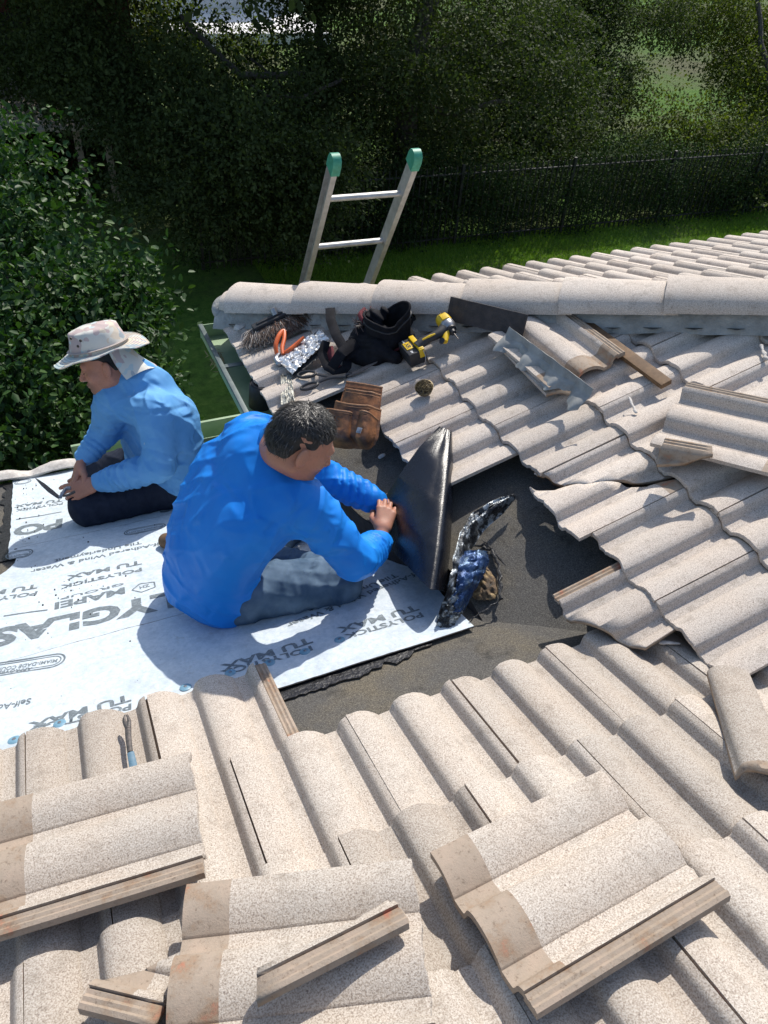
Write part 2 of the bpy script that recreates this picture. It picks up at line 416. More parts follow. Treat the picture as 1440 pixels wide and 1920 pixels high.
wing_tile(1, 3.5, .115, 0., 'broken grey tile piece with pinkish grooved rail, lying on the felt', lift=.0, seed=47,
          planes=[((.05, 0, 0), (.50, -.86, 0)), ((.24, .2, 0), (1, .1, 0))])

# far slope behind the hip
def far_row(n, ks, rowname):
    cnt = 0
    for k in ks:
        loc = (1.19+(k+1)*W, YC-.02-n*EXP*CT, .0+n*EXP*ST+.055); M = frame(MA, loc); c = M@Vector((.15, .2, 0))
        if c.x+c.y < XB+YC-.12 or not inframe(c, 120): continue
        o = put_tile(TILES_B[rng.randrange(4)], jig(M, .005, .002), 'pale far tile, %s from left in the %s' % (ORD[min(cnt, 19)], rowname), 'pale tiles on the far slope behind the hip',
                     planes_world=[((XB+YC-.02, 0, 0), (-1, -1, 0))])
        if o: cnt += 1
far_row(0, range(-1, 15), 'row at the lawn eave')
far_row(1, [x+.5 for x in range(-1, 15)], 'second row from the lawn eave')
far_row(2, range(0, 16), 'third row from the lawn eave')
far_row(3, [x+.5 for x in range(1, 15)], 'fourth row from the lawn eave')
far_row(4, range(2, 15), 'fifth row from the lawn eave')
far_row(5, [x+.5 for x in range(3, 15)], 'sixth row from the lawn eave')

# ------------------------------------------------------------------ hip caps on mortar
def hipP(u, h=0.): return Vector((XB+.04+u, YC-.04-u, u*TT))+Vector((0, 0, h))
hd = Vector((1, -1, TT)).normalized(); hs = Vector((1, 1, 0)).normalized(); hn = hs.cross(hd)*1
if hn.z < 0: hn = -hn
us = [.03, .07, .32, .592, .868, 1.142, 1.409, 1.68, 1.95, 2.2]
hiplab = ['short cracked pale starter cap at the outer tip of the hip', 'pale hip cap behind the shaggy broom head', 'pale hip cap behind the black tool bag', 'pale hip cap behind the yellow driver',
          'pale hip cap behind the dark board and weathered stick', 'pale hip cap between the stick and the right edge', 'last pale hip cap, cut by the right edge of the photo', 'hip cap uphill beyond the frame', 'hip cap uphill beyond the frame']
def hip_cap(u0, u1, label, r0=.115, r1=.098, t=.013, seed=0):
    L = (hipP(u1)-hipP(u0)).length+.05
    ph = seed*3.1
    def fn(a, b):
        s = a*L; r = r0+(r1-r0)*a; ang = math.pi*(.02+.96*b)
        x = math.cos(ang)*r*1.06; z = math.sin(ang)**.8*r*.78
        return hipP(u0)+hd*(s-.006+.003*mnoise.noise(Vector((b*9, ph, 0))))+hs*x+hn*(z+.045+.012*(1-a)+.0015*mnoise.noise(Vector((a*4, b*5, ph))))
    o = sheet('ridge_tile', fn, 6, 28, t, [MAT['tile_grey']]); return tag(o, label, 'hip cap', 'pale rounded caps along the hip')
for i in range(1, len(us)-2):
    hip_cap(us[i], us[i+1], hiplab[i], seed=i)
o = hip_cap(us[0], us[1]+.0, hiplab[0], r0=.07, r1=.10, seed=0)
# mortar bed under the caps
rm = random.Random(3)
def mort(a, b):
    u = .0+a*2.1; s = (b*2-1)
    ph = mnoise.noise(Vector((u*9, 1+s, 0)))*.5+mnoise.noise(Vector((u*26, 4+s, 0)))*.3
    wd = .108+.022*ph; z = (.075-.098*abs(s)**3)+.006*mnoise.noise(Vector((u*30, s*9, 7)))
    return hipP(u)+hs*s*wd+Vector((0, 0, z))
tag(sheet('hip_mortar', mort, 150, 14, .02, [MAT['mortar']]), 'grey trowelled mortar bed under the row of hip caps', 'mortar bed')
mb = MB_()
tip = hipP(.0, .045)
r = bmesh.ops.create_icosphere(mb.bm, subdivisions=3, radius=1, matrix=Matrix.Translation(tip)@Matrix(((hs.x, hd.x, hn.x), (hs.y, hd.y, hn.y), (hs.z, hd.z, hn.z))).to_4x4()@Matrix.Diagonal((.085, .05, .055, 1)))
for v in r['verts']: v.co += v.co.normalized()*.010*mnoise.noise(v.co*22)
tag(mb.build('mortar_plug', MAT['mortar']), 'rough grey mortar plug closing the outer tip of the hip', 'mortar')

# ------------------------------------------------------------------ house: decks, felt, fascia, walls, gutters
YE = 2.13; XE = 1.13; ZE = -YE*TT; XE2 = 1.39
house = empty('house', (0, 0, 0), 'tiled house whose roof the two men are repairing, bare felt in its valley', 'house')
def sm(a, b, x): t = min(1, max(0, (x-a)/(b-a))); return t*t*(3-2*t)
def xe(y): return 1.145+.175*sm(.66, .08, y)
def zA(x, y): return -y*TT+(DECK-.004)/CT
def zW(x, y):
    dip = .055*sm(.35, -.45, y)
    return (x-XB)*TT-.098/CT-dip+.012*mnoise.noise(Vector((x*3, y*3, 2)))*1
def grid_mesh(name, xs, ys, zf, mat, parent, keep=None):
    vs = []; idx = {}
    for i, x in enumerate(xs):
        for j, y in enumerate(ys): idx[i, j] = len(vs); vs.append((x, y, zf(x, y)))
    fs = [(idx[i, j], idx[i+1, j], idx[i+1, j+1], idx[i, j+1]) for i in range(len(xs)-1) for j in range(len(ys)-1) if keep is None or keep((xs[i]+xs[i+1])/2, (ys[j]+ys[j+1])/2)]
    return link(name, pyd(vs, fs), parent, MAT[mat])
def zAf(x, y): return zA(x, y)+.002*mnoise.noise(Vector((x*6, y*6, 5)))
grid_mesh('near_roof_felt', list(np.arange(-4, 4.01, .05)), list(np.arange(-3, YE+.001, .05)), zAf, 'felt', house, keep=lambda x, y: x < 1.4 or y < XB-x+1.0)
def zWf(x, y):
    a, b = zW(x, y), zAf(x, y)-.03
    k = .03; h = max(k-abs(a-b), 0)/k
    return max(a, b)+h*h*k*.25
xs = [XE]+list(np.arange(1.16, 4.6, .03))
grid_mesh('wing_roof_felt', xs, list(np.arange(-1.6, YC+.001, .03)), zWf, 'felt', house, keep=lambda x, y: x+y < XB+YC+.05 and x+y > XB-.35)
for v in house.children[-1].data.vertices:
    if v.co.x < 1.45: v.co.x = 1.45-(1.45-v.co.x)*(1.45-xe(v.co.y))/(1.45-XE); v.co.z = zWf(v.co.x, v.co.y)
grid_mesh('far_roof_felt', list(np.arange(1.05, 9, .1)), list(np.arange(-3, YC+.001, .1)), lambda x, y: (YC-y)*TT-.035, 'felt', house, keep=lambda x, y: x+y > XB+YC-.1)
# fascia of the wing eave (it dies into the near slope), boards and walls
mb = MB_()
ys = list(np.arange(-.1, YC-.02, .06)); vs = []
for a, b in zip(ys[:-1], ys[1:]):
    zt = lambda y: zWf(xe(y), y)-.004
    zb = lambda y: max(zWf(xe(y), y)-.17, zA(0, y)-.05)
    if True:
        q = [mb.bm.verts.new(v) for v in ((xe(a), a, zt(a)), (xe(b), b, zt(b)), (xe(b), b, zb(b)), (xe(a), a, zb(a)), (xe(a)+.03, a, zt(a)-.002), (xe(b)+.03, b, zt(b)-.002), (xe(b)+.03, b, zb(b)), (xe(a)+.03, a, zb(a)))]
        for f_ in ((0, 1, 2, 3), (7, 6, 5, 4), (3, 2, 6, 7), (0, 4, 5, 1)): mb.bm.faces.new([q[i] for i in f_])
mb.build('fascia', MAT['dark_board'], house, smooth=False)
mb = MB_(); mb.box((XE2+.06, 1.05, -.50), (.1, 2.1, .78)); mb.build('wall', MAT['wall_paint'], house, smooth=False)
mb = MB_(); mb.box((XE2+3.6, YC-.35, -1.75), (7.2, .1, 3.4)); mb.build('wall', MAT['wall_paint'], house, smooth=False)
mb = MB_(); mb.box((-1.4, YE-.35, -2.15), (5.4, .1, 2.6)); mb.build('wall', MAT['wall_paint'], house, smooth=False)
# ------------------------------------------------------------------ gutters
gut = empty('gutter', (0, 0, 0), 'green metal gutter along the wing eave, beside the two men', 'gutter')
gy0, gy1 = .80, YC+.02; gz = -.070; gx0, gx1 = .955, 1.14
def gprof(w0, w1):      # inside profile from rim to back
    return [(w0, 0), (w0, -.055), (w0+.010, -.064), (w1-.01, -.064), (w1, -.055), (w1, .0)]
mb = MB_(); P = gprof(gx0, gx1); n = 30; rows = []
for i in range(n+1):
    y = gy0+(gy1-gy0)*i/n; rows.append([[mb.bm.verts.new((x, y, gz+z)) for x, z in P], [mb.bm.verts.new((x+(-.004 if k < 2 else .004 if k > 3 else 0), y, gz+z-(.004 if 1 < k < 4 else 0))) for k, (x, z) in enumerate(P)]])
for a, b in zip(rows[:-1], rows[1:]):
    for s in (0, 1):
        for k in range(len(P)-1):
            q = (a[s][k], a[s][k+1], b[s][k+1], b[s][k]); mb.bm.faces.new(q if s == 0 else q[::-1])
for r_ in (rows[0], rows[-1]):
    for k in range(len(P)-1): mb.bm.faces.new((r_[0][k], r_[0][k+1], r_[1][k+1], r_[1][k]))
mb.build('trough', MAT['green_paint'], gut, angle=30)
mb = MB_(); mb.box((gx0, (gy0+gy1)/2, gz+.004), (.022, gy1-gy0, .016), bev=.003); mb.build('rim', MAT['gutter_rim'], gut)
mb = MB_(); mb.box(((gx0+gx1)/2, gy1, gz-.03), (gx1-gx0+.01, .005, .07)); mb.build('end_cap', MAT['green_paint'], gut)
for yy in (1.72, .95):
    mb = MB_(); mb.box(((gx0+gx1)/2, yy, gz+.004), (gx1-gx0-.008, .028, .006), bev=.001); mb.build('strap', MAT['gutter_rim'], gut)
def eave_gutter(name, x0, x1, y, z, label):
    g = empty(name, (0, 0, 0), label, 'gutter')
    mb = MB_(); mb.box(((x0+x1)/2, y+.012, z-.035), (x1-x0, .004, .11)); mb.box(((x0+x1)/2, y+.075, z-.09), (x1-x0, .13, .004)); mb.box(((x0+x1)/2, y+.142, z-.03), (x1-x0, .004, .124)); mb.build('trough', MAT['green_paint'], g, smooth=False)
    mb = MB_(); mb.box(((x0+x1)/2, y+.146, z+.034), (x1-x0, .018, .012), bev=.002); mb.build('rim', MAT['green_paint'], g)
    return g
eave_gutter('gutter', .22, XE2, YE, ZE-.062, 'green painted gutter along the low eave behind the white sheet')
# leaves caught in the gutter, black canister
mb = MB_(); r5 = random.Random(9)
for k in range(60):
    c = Vector((r5.uniform(.93, 1.0), r5.gauss(1.86, .05), gz-.055+r5.uniform(0, .02))); d = Vector((r5.gauss(0, .5), r5.gauss(0, 1), r5.uniform(-.2, .5))).normalized()*r5.uniform(.012, .03); s = d.cross(Vector((0, 0, 1))).normalized()*.003
    v = [mb.bm.verts.new(q) for q in (c-d, c+s, c+d, c-s)]; mb.bm.faces.new(v)
simple('dead_leaf', (.16, .09, .05), (.35, .30, .12), 40, .8)
tag(mb.build('leaf_litter', MAT['dead_leaf'], smooth=False), 'small heap of brown dead leaves caught in the green gutter', 'dead leaves', kind='stuff')
can = empty('canister', (0, 0, 0), 'black round canister standing in the green gutter', 'canister')
Mc = Matrix.Translation(PZ(489, 757, gz-.06)+Vector((0, 0, -.02)))@Matrix.Rotation(.12, 4, 'X')
mb = MB_(); mb.lathe(Mc, [(.052, 0), (.055, .01), (.05, .13), (.046, .14), (.044, .135)], 28); mb.build('body', MAT['rubber'], can)
mb = MB_(); mb.lathe(Mc@Matrix.Translation((0, 0, .1355)), [(.043, 0), (.040, .006), (.030, .006), (.028, .001), (.016, .001), (.014, .01), (.004, .01)], 24); mb.build('lid', MAT['tool_black'], can)
# eave edge of the near slope at the left
def edge(a, b):
    x = -1.3+a*1.55; lip = .050*abs(math.sin(x*math.pi/.30))**.7+.006*mnoise.noise(Vector((x*30, b, 1)))
    return Vector((x, YE-.055+b*.085, zA(0, YE-.055+b*.085)+.012+lip*(.45+.55*math.sin(b*math.pi))))
tag(sheet('eave_closure', edge, 90, 8, .02, [MAT['mortar_white']]), 'pale scalloped mortar edge along the low eave by the dark bush', 'eave edging')

# ------------------------------------------------------------------ ground, lake, hill
GZ = -3.5
def hillz(x, y):
    d = sm(14, 40, x+.35*y-8)*2.4
    return GZ+d*.9+.04*mnoise.noise(Vector((x*.3, y*.3, 0)))+(-.8*sm(20, 34, y-x*.8))
gx = sorted(set(list(np.arange(-60, -10, 5))+list(np.arange(-10, 40, .8))+list(np.arange(40, 120, 5))+list(np.arange(120, 801, 60))))
gy = sorted(set(list(np.arange(-40, -5, 5))+list(np.arange(-5, 45, .8))+list(np.arange(45, 120, 5))+list(np.arange(120, 801, 60))))
m, nt_, b_, pos_, loc_ = newmat('lawn', .95, 0, .2)
c1 = ramp(nt_, noise(nt_, pos_, 9, 6, .7), [(.3, (.035, .075, .012)), (.5, (.07, .15, .02)), (.7, (.12, .20, .035))])
c2 = mixc(nt_, ramp(nt_, noise(nt_, pos_, .35, 4, .6), [(.42, (0, 0, 0)), (.62, (.8, .8, .8))]), c1, (.11, .095, .06))
nt_.links.new(c2, b_.inputs['Base Color']); bump(nt_, b_, noise(nt_, pos_, 40, 4, .8), 1, .03)
g_ = grid_mesh('ground', gx, gy, hillz, 'lawn', None); tag(g_, kind='structure')
m, nt_, b_, pos_, loc_ = newmat('water', .08, 0, .6, (.02, .04, .06)); bump(nt_, b_, noise(nt_, pos_, 2, 3, .5), .2, .05)
vs = [(x, y, GZ-.45) for x, y in ((2, 22), (36, 60), (30, 140), (-60, 140), (-60, 22))]
tag(link('water', pyd(vs, [(0, 1, 2, 3, 4)], False), None, MAT['water']), kind='structure')
# grass blades on the lawn strip
rg = np.random.default_rng(4)
def blades(n, xr, yr, hgt, seed):
    g = np.random.default_rng(seed)
    x = g.uniform(*xr, n); y = g.uniform(*yr, n); z = np.full(n, GZ-.02)
    a = g.uniform(0, 2*np.pi, n); h = g.uniform(.5, 1, n)*hgt; wd = .006+.006*g.random(n)
    b0 = np.stack([x-np.cos(a)*wd, y-np.sin(a)*wd, z], 1); b1 = np.stack([x+np.cos(a)*wd, y+np.sin(a)*wd, z], 1)
    tp = np.stack([x+g.normal(0, .03, n), y+g.normal(0, .03, n), z+h], 1)
    V = np.concatenate([b0, b1, tp]); Fq = np.stack([np.arange(n), np.arange(n)+n, np.arange(n)+2*n], 1)
    return V, Fq
leafmats = {}
def leaf_mat(name, c1, c2, c3, trans=.35, rough=.45, spec=.5):
    m = bpy.data.materials.new(name); m.use_nodes = True; nt = m.node_tree; b = nt.nodes['Principled BSDF']
    g = nt.nodes.new('ShaderNodeNewGeometry')
    col = ramp(nt, g.outputs['Random Per Island'], [(0, c1), (.5, c2), (1, c3)])
    nt.links.new(col, b.inputs['Base Color']); b.inputs['Roughness'].default_value = rough; b.inputs['Specular IOR Level'].default_value = spec
    t = nt.nodes.new('ShaderNodeBsdfTranslucent'); mx = nt.nodes.new('ShaderNodeMixShader'); mx.inputs[0].default_value = trans
    nt.links.new(mixc(nt, 1., col, (1.3, 1.5, .5), 'MULTIPLY'), t.inputs[0])
    nt.links.new(b.outputs[0], mx.inputs[1]); nt.links.new(t.outputs[0], mx.inputs[2]); nt.links.new(mx.outputs[0], nt.nodes['Material Output'].inputs[0])
    MAT[name] = m
leaf_mat('grass_blade', (.09, .18, .02), (.14, .26, .03), (.22, .30, .05), .35, .7, .2)
V1, F1 = blades(140000, (3.5, 17), (8.2, 10.6), .075, 1)
tag(link('grass', npmesh(V1, F1), None, MAT['grass_blade']), 'short green grass of the lawn strip below the far eave', 'grass', kind='stuff')

# ------------------------------------------------------------------ foliage
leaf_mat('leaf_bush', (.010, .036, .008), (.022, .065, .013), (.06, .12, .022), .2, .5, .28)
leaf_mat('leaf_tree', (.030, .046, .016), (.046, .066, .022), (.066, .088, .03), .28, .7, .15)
leaf_mat('leaf_lit', (.045, .065, .012), (.075, .10, .018), (.11, .13, .026), .35, .65, .2)  # lit copy of leaf_tree: sunlight put into the lighter, yellower colour
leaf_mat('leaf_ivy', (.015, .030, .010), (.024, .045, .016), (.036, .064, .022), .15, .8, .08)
def leaves(blobs, n, size, seed, flat=.8, shell=.55, droop=.2, fine=9, hexa=False):
    """leaves in twig clusters spread through a set of blobs [(centre, radius)]"""
    g = np.random.default_rng(seed)
    C = np.array([b[0] for b in blobs], float); Rr = np.array([b[1] for b in blobs], float)
    wgt = Rr**2; pick = g.choice(len(blobs), n//fine, p=wgt/wgt.sum())
    d = g.normal(size=(len(pick), 3)); d /= np.linalg.norm(d, axis=1, keepdims=True)
    rad = Rr[pick]*(shell+(1-shell)*g.random(len(pick))**.7)*(1+.22*np.sin(d[:, 0]*7+pick)*np.sin(d[:, 2]*6+pick*2))
    P0 = C[pick]+d*rad[:, None]*np.array([1, 1, flat]); tw = d+g.normal(0, .5, d.shape); tw[:, 2] -= droop; tw /= np.linalg.norm(tw, axis=1, keepdims=True)
    idx = np.repeat(np.arange(len(pick)), fine); k = np.tile(np.arange(fine), len(pick))
    N = len(idx)
    P = P0[idx]+tw[idx]*(k[:, None]*size*.75)+g.normal(0, size*.35, (N, 3))
    ax = tw[idx]*.6+g.normal(0, .7, (N, 3)); ax /= np.linalg.norm(ax, axis=1, keepdims=True)
    nr = g.normal(0, .6, (N, 3))+np.array([0, 0, .9]); sdv = np.cross(ax, nr); sdv /= np.linalg.norm(sdv, axis=1, keepdims=True)
    up = np.cross(sdv, ax); L = size*(.6+.6*g.random(N))[:, None]; Wd = L*.30
    if not hexa:
        V = np.concatenate([P, P+ax*L*.5+sdv*Wd+up*L*.06, P+ax*L, P+ax*L*.5-sdv*Wd+up*L*.06])
        i = np.arange(N); Fq = np.stack([i, i+N, i+2*N, i+3*N], 1)
    else:        # broader leaf folded along its midrib: two quads
        Wd = L*.30
        V = np.concatenate([P, P+ax*L*.35+sdv*Wd+up*L*.10, P+ax*L*.78+sdv*Wd*.75+up*L*.07, P+ax*L*1.02-up*L*.05, P+ax*L*.78-sdv*Wd*.75+up*L*.07, P+ax*L*.35-sdv*Wd+up*L*.10])
        i = np.arange(N); Fq = np.concatenate([np.stack([i, i+N, i+2*N, i+3*N], 1), np.stack([i, i+3*N, i+4*N, i+5*N], 1)])
    return npmesh(V, Fq)
def layered(blobs, seed, k=9):
    r = random.Random(seed); out = []
    for c, q in blobs:
        for _ in range(k):
            d = Vector((r.gauss(0, 1), r.gauss(0, 1), r.gauss(0, .8))).normalized()*q*r.uniform(.35, 1.0)
            out.append((Vector(c)+d, q*r.uniform(.26, .46)))
    return out
def blobs_px(L): return [(PD(x, y, d), r) for x, y, d, r in L]
def limbs(name, segs, parent):
    mb = MB_(); rl = random.Random(len(segs))
    for pts, r0, r1 in segs:
        pts = [Vector(p) for p in pts]; out = []
        for a, b in zip(pts[:-1], pts[1:]):
            for k in range(5):
                t = k/5; out.append(a.lerp(b, t)+Vector([rl.gauss(0, r0*.25) for _ in range(3)])*(0 if k == 0 else 1))
        out.append(pts[-1]); n = len(out)
        mb.tube(out, [r0+(r1-r0)*i/(n-1) for i in range(n)], 8)
    return mb.build(name, MAT['bark'], parent)
# the bush by the low eave
bush = empty('bush', PD(120, 700, 5.5), 'dense dark-leaved bush beyond the low eave, left of and behind the hatted man', 'bush')
def keep(o, p):
    o.parent = p; o.matrix_parent_inverse = p.matrix_world.inverted(); return o
def settle(): bpy.context.view_layer.update()
bb = blobs_px([(20, 250, 6.2, .30), (70, 330, 6.0, .34), (20, 420, 5.8, .42), (110, 440, 5.8, .30), (60, 540, 5.4, .45), (150, 560, 5.4, .36), (220, 560, 5.4, .30), (120, 680, 5.1, .45), (30, 660, 5.1, .42),
               (40, 780, 4.8, .42), (120, 800, 4.9, .40), (215, 660, 5.3, .28), (250, 600, 5.4, .22), (60, 860, 4.75, .30), (165, 840, 5.0, .30), (-70, 600, 5.3, .6), (-80, 350, 6, .5), (-60, 800, 4.9, .5), (280, 540, 5.6, .14), (265, 500, 5.6, .12), (240, 840, 5.3, .22)])
bb = [(c, r) for c, r in bb]
low = [((c[0], c[1]+.25, c[2]-r*1.6), r) for c, r in bb]+[((c[0], c[1]+.3, c[2]-r*3), r) for c, r in bb if c[2]-r*3 > GZ]
bo = link('foliage', leaves(layered(bb, 3, 8), 17000, .062, 11, .8, .2, .1, 7, True), None, MAT['leaf_bush'])
bo2 = link('inner_foliage', leaves(low, 9000, .08, 12, .9, .2, .1, 7), None, MAT['leaf_bush'])
st = limbs('stem', [([PD(100, 900, 5.6)+Vector((0, .3, -2.2)), PD(100, 800, 5.3), PD(60, 500, 5.7)], .05, .01), ([PD(100, 900, 5.6)+Vector((.1, .3, -2.2)), PD(170, 700, 5.4), PD(220, 560, 5.5)], .04, .01), ([PD(60, 900, 5.6)+Vector((0, .3, -2.2)), PD(20, 700, 5.3), PD(20, 300, 6.2)], .04, .01)], None)
settle()
for q in (bo, bo2, st): keep(q, bush)
def tree(label, blobs, n, size, seed, trunk, mat='leaf_tree', name='broadleaf_tree', shell=.35, flat=.75, cat='tree'):
    root = empty(name, trunk[0][0][0], label, cat, 'trees and shrubs beyond the roof')
    a = link('crown', leaves(layered(blobs, seed), n, size, seed, .5, .15, .5, 12), None, MAT[mat]); b = limbs('trunk', trunk, None)
    settle(); keep(a, root); keep(b, root); return root
def gr(x, y, z=GZ): return Vector((x, y, z-.05))
t1 = PD(765, 190, 13.2)
tree('large dark tree with its trunk above the ladder, crown over the fence',
     blobs_px([(700, 60, 13, 1.2), (830, 120, 12.5, 1.3), (960, 60, 16, 1.6), (900, 250, 15, 1.4), (1040, 210, 16.5, 1.5), (1120, 60, 18, 1.4), (780, 320, 13.5, 1.0), (930, 340, 15, .95), (1080, 300, 16, 1.05), (1180, 280, 16.4, 1.0), (660, 200, 12.5, .9), (1230, 40, 18, 1.1), (1150, 150, 17, .8), (700, 390, 13.5, .7),
                (820, -150, 15, 1.8), (1050, -120, 18, 2.0), (1180, 345, 15.5, .6), (1010, 120, 12.5, .9), (870, 20, 13, 1.2)]), 150000, .075, 21,
     [([gr(t1.x, t1.y), t1, PD(790, 60, 13.2), PD(840, -120, 13)], .26, .12), ([t1, PD(850, 215, 13.3), PD(940, 190, 13.6), PD(1010, 196, 14)], .07, .015), ([PD(785, 90, 13.2), PD(900, 100, 13.4), PD(960, 70, 14)], .07, .02), ([t1, PD(700, 160, 13), PD(560, 190, 12.5), PD(470, 110, 12.5)], .05, .02)])
tree('olive-green tree with sunlit leaves at the right edge, drooping over the fence',
     blobs_px([(1290, 290, 16.4, .9), (1370, 315, 16.2, .85), (1320, 350, 16, .65), (1240, 230, 16.8, .85), (1390, 355, 15.8, .55), (1420, 250, 16.8, .75), (1350, 250, 16.5, .6), (1400, 50, 18, 1.4), (1420, 160, 17, .8), (1310, 20, 19, 1.0), (1480, 100, 18, 1.5), (1460, 300, 16.4, .8)]), 45000, .085, 22,
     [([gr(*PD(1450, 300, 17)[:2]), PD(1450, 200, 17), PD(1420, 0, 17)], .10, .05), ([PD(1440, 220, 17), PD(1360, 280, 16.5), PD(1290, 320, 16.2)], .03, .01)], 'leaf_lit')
tree('dark tree filling the upper left, its branch crossing bright gaps',
     blobs_px([(60, 60, 12, 1.1), (180, 60, 11.5, 1.0), (280, 170, 11, .9), (180, 150, 11.5, .75), (380, 230, 10.6, .8), (300, 290, 10.5, .7), (420, 330, 10.2, .75), (520, 280, 10.8, .9), (340, 370, 10, .42), (600, 330, 11.2, .8), (560, 200, 11.6, .6), (30, -120, 12, 1.4), (260, -120, 12, 1.3), (500, -110, 12.5, 1.2), (600, -40, 12.5, .9), (540, 400, 11, .5), (110, 110, 11, .6), (640, 120, 12.4, .6)]), 125000, .072, 23,
     [([gr(*PD(600, 330, 13.4)[:2]), PD(610, 250, 13.4), PD(600, 60, 13.4), PD(590, -100, 13.4)], .09, .05), ([PD(600, 140, 12.4), PD(450, 140, 11.4), PD(400, 95, 11.4), PD(340, 30, 11.6)], .055, .035), ([PD(640, 150, 12), PD(560, 185, 11.6), PD(500, 180, 11.4), PD(470, 160, 11.2)], .03, .018), ([PD(500, 180, 11.4), PD(492, 205, 11.4)], .016, .01)])
tree('sunlit yellow-green shrub glowing through the dark branches at upper left',
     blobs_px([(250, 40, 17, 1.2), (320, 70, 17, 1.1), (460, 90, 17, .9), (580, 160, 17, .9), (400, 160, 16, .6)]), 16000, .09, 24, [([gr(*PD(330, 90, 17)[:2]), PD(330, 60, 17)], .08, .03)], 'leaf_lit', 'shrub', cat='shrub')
tree('sunlit green shrubs row beyond the fence in the middle distance',
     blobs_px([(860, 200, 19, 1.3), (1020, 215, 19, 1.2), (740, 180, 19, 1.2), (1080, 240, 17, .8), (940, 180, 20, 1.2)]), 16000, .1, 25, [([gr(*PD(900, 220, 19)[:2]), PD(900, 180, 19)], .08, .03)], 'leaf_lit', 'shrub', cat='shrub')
# unseen upper crowns, added above the frame to shade the lawn
def upper(label_root, blobs, n, seed):
    a = link('shade_crown', leaves(blobs, n, .17, seed, .8, .3, .3, 9), None, MAT['leaf_tree']); settle(); keep(a, label_root)
TREES = [o for o in COL.objects if o.name.startswith('broadleaf_tree')]
upper(TREES[0], [((6.2, 13.5, 3), 2.3), ((6.2, 15, 5), 2.6), ((5.0, 12.5, 3.2), 2.2), ((6.5, 17, 2.5), 2.6), ((6, 14, 6.5), 2.4)], 26000, 51)
upper(TREES[2], [((4.2, 13, 3), 2.5), ((2.2, 12.5, 3.2), 2.4), ((.5, 13, 3), 2.4), ((3.2, 14.5, 5.5), 2.6), ((3.5, 11.3, 1.7), 1.5), ((-1, 14, 3), 2.5), ((5, 15, 7), 2.5), ((1.2, 14, 6), 2.5), ((4.5, 11.5, 2.6), 1.6), ((2.6, 13.5, 1.8), 1.6), ((5.5, 13, 4.5), 2)], 60000, 52)
# iron fence with ivy
fA = Vector(PZ(700, 473, GZ)); fB = Vector(PZ(1470, 393, GZ)); fd = (fB-fA); fl_ = fd.length; fd.normalize(); fA = fA-fd*3
fence = empty('iron_fence', (0, 0, 0), 'black iron picket fence overgrown with ivy along the lawn', 'fence')
FH = 1.35
n = int((fl_+4)/.115)
npk = 0
mb = MB_(); stuffp = MB_()
for i in range(n):
    p = fA+fd*i*.115; P = pix(p+Vector((0, 0, .4)))
    post = i % 20 == 0
    tgt = MB_() if (post or i % 2 == 0) and npk < 98 and -20 < P[0] < 1460 and P[0] > 740 else stuffp
    tgt.box(p+Vector((0, 0, FH/2)), (.05, .05, FH+.06) if post else (.018, .018, FH), rot=Matrix.Rotation(math.atan2(fd.y, fd.x), 3, 'Z'))
    if tgt is not stuffp: npk += 1; tgt.build('post' if post else 'picket', MAT['iron'], fence, smooth=False)
for z in (.12, FH-.12): mb.tube([fA+Vector((0, 0, z)), fA+fd*(n*.115)+Vector((0, 0, z))], .016, 6)
mb.build('rail', MAT['iron'], fence, smooth=False); tag(stuffp.build('pickets', MAT['iron'], fence, smooth=False), kind='stuff')
nrm = Vector((-fd.y, fd.x, 0))
hb = [(fA+fd*s+nrm*(.22+.14*math.sin(s*3.3))+Vector((0, 0, z+.12*math.sin(s*1.7))), .32) for s in np.arange(0, n*.115, .34) for z in (.25, .65, 1.05)]
root = empty('hedge', fA+nrm*.5, 'dark ivy hedge growing through the iron fence', 'hedge')
a = link('foliage', leaves([(tuple(c), r) for c, r in hb], 80000, .055, 31, 1, .5, .3, 8), None, MAT['leaf_ivy']); settle(); keep(a, root)
hb2 = [((x + .4*math.sin(x*5), y + .5*math.sin(x*3.1), GZ+z), .75) for x in np.arange(-1.5, 20, .62) if not 13.6 < x < 17.8 for y, z in ((14.6, .5), (14.9, 1.3), (15.4, 2.0))]  # made-up dark backing that deepens the gaps under the crowns
root = empty('hedge', (8, 14.8, GZ), 'tall dark hedge row added as dark backing behind the iron fence', 'hedge')
a = link('foliage', leaves(hb2, 60000, .10, 33, 1, .5, .3, 8), None, MAT['leaf_ivy']); settle(); keep(a, root)
# weathered house at the upper left with a small tiled roof
nb = empty('neighbour_house', (0, 0, 0), 'dark red house with a small tiled porch roof behind branches at upper left', 'house')
c0 = PZ(165, 243, -2.2)
simple('red_paint', (.10, .028, .022), (.07, .02, .016), 5, .8)
mb = MB_(); mb.box(c0+Vector((-2.2, 4.0, .3)), (7, 4, 4), bev=.01); mb.build('wall', MAT['red_paint'], nb)
def pr(a, b): return Vector((c0.x-2.6+a*3.1, c0.y-.1+b*2.1, c0.z+.02+b*.62+.03*abs(math.sin(a*3.1*math.pi/.3))))
sheet('porch_roof', pr, 90, 6, .05, [MAT['tile']], nb)
for q in (-2.3, -.2, .3):
    mb = MB_(); mb.box(c0+Vector((q, .15, -.9)), (.12, .12, 1.8), bev=.01); mb.build('post', MAT['wall_paint'], nb)
mb = MB_(); mb.box(c0+Vector((-.9, 1.96, .9)), (1.2, .08, 1.1), bev=.01); mb.build('window', MAT['iron'], nb)
pb = empty('villa', (0, 0, 0), 'pale sunlit house glimpsed through the leaves at the top centre', 'house')
simple('pale_wall', (.75, .72, .70), (.68, .66, .64), 1, .8)
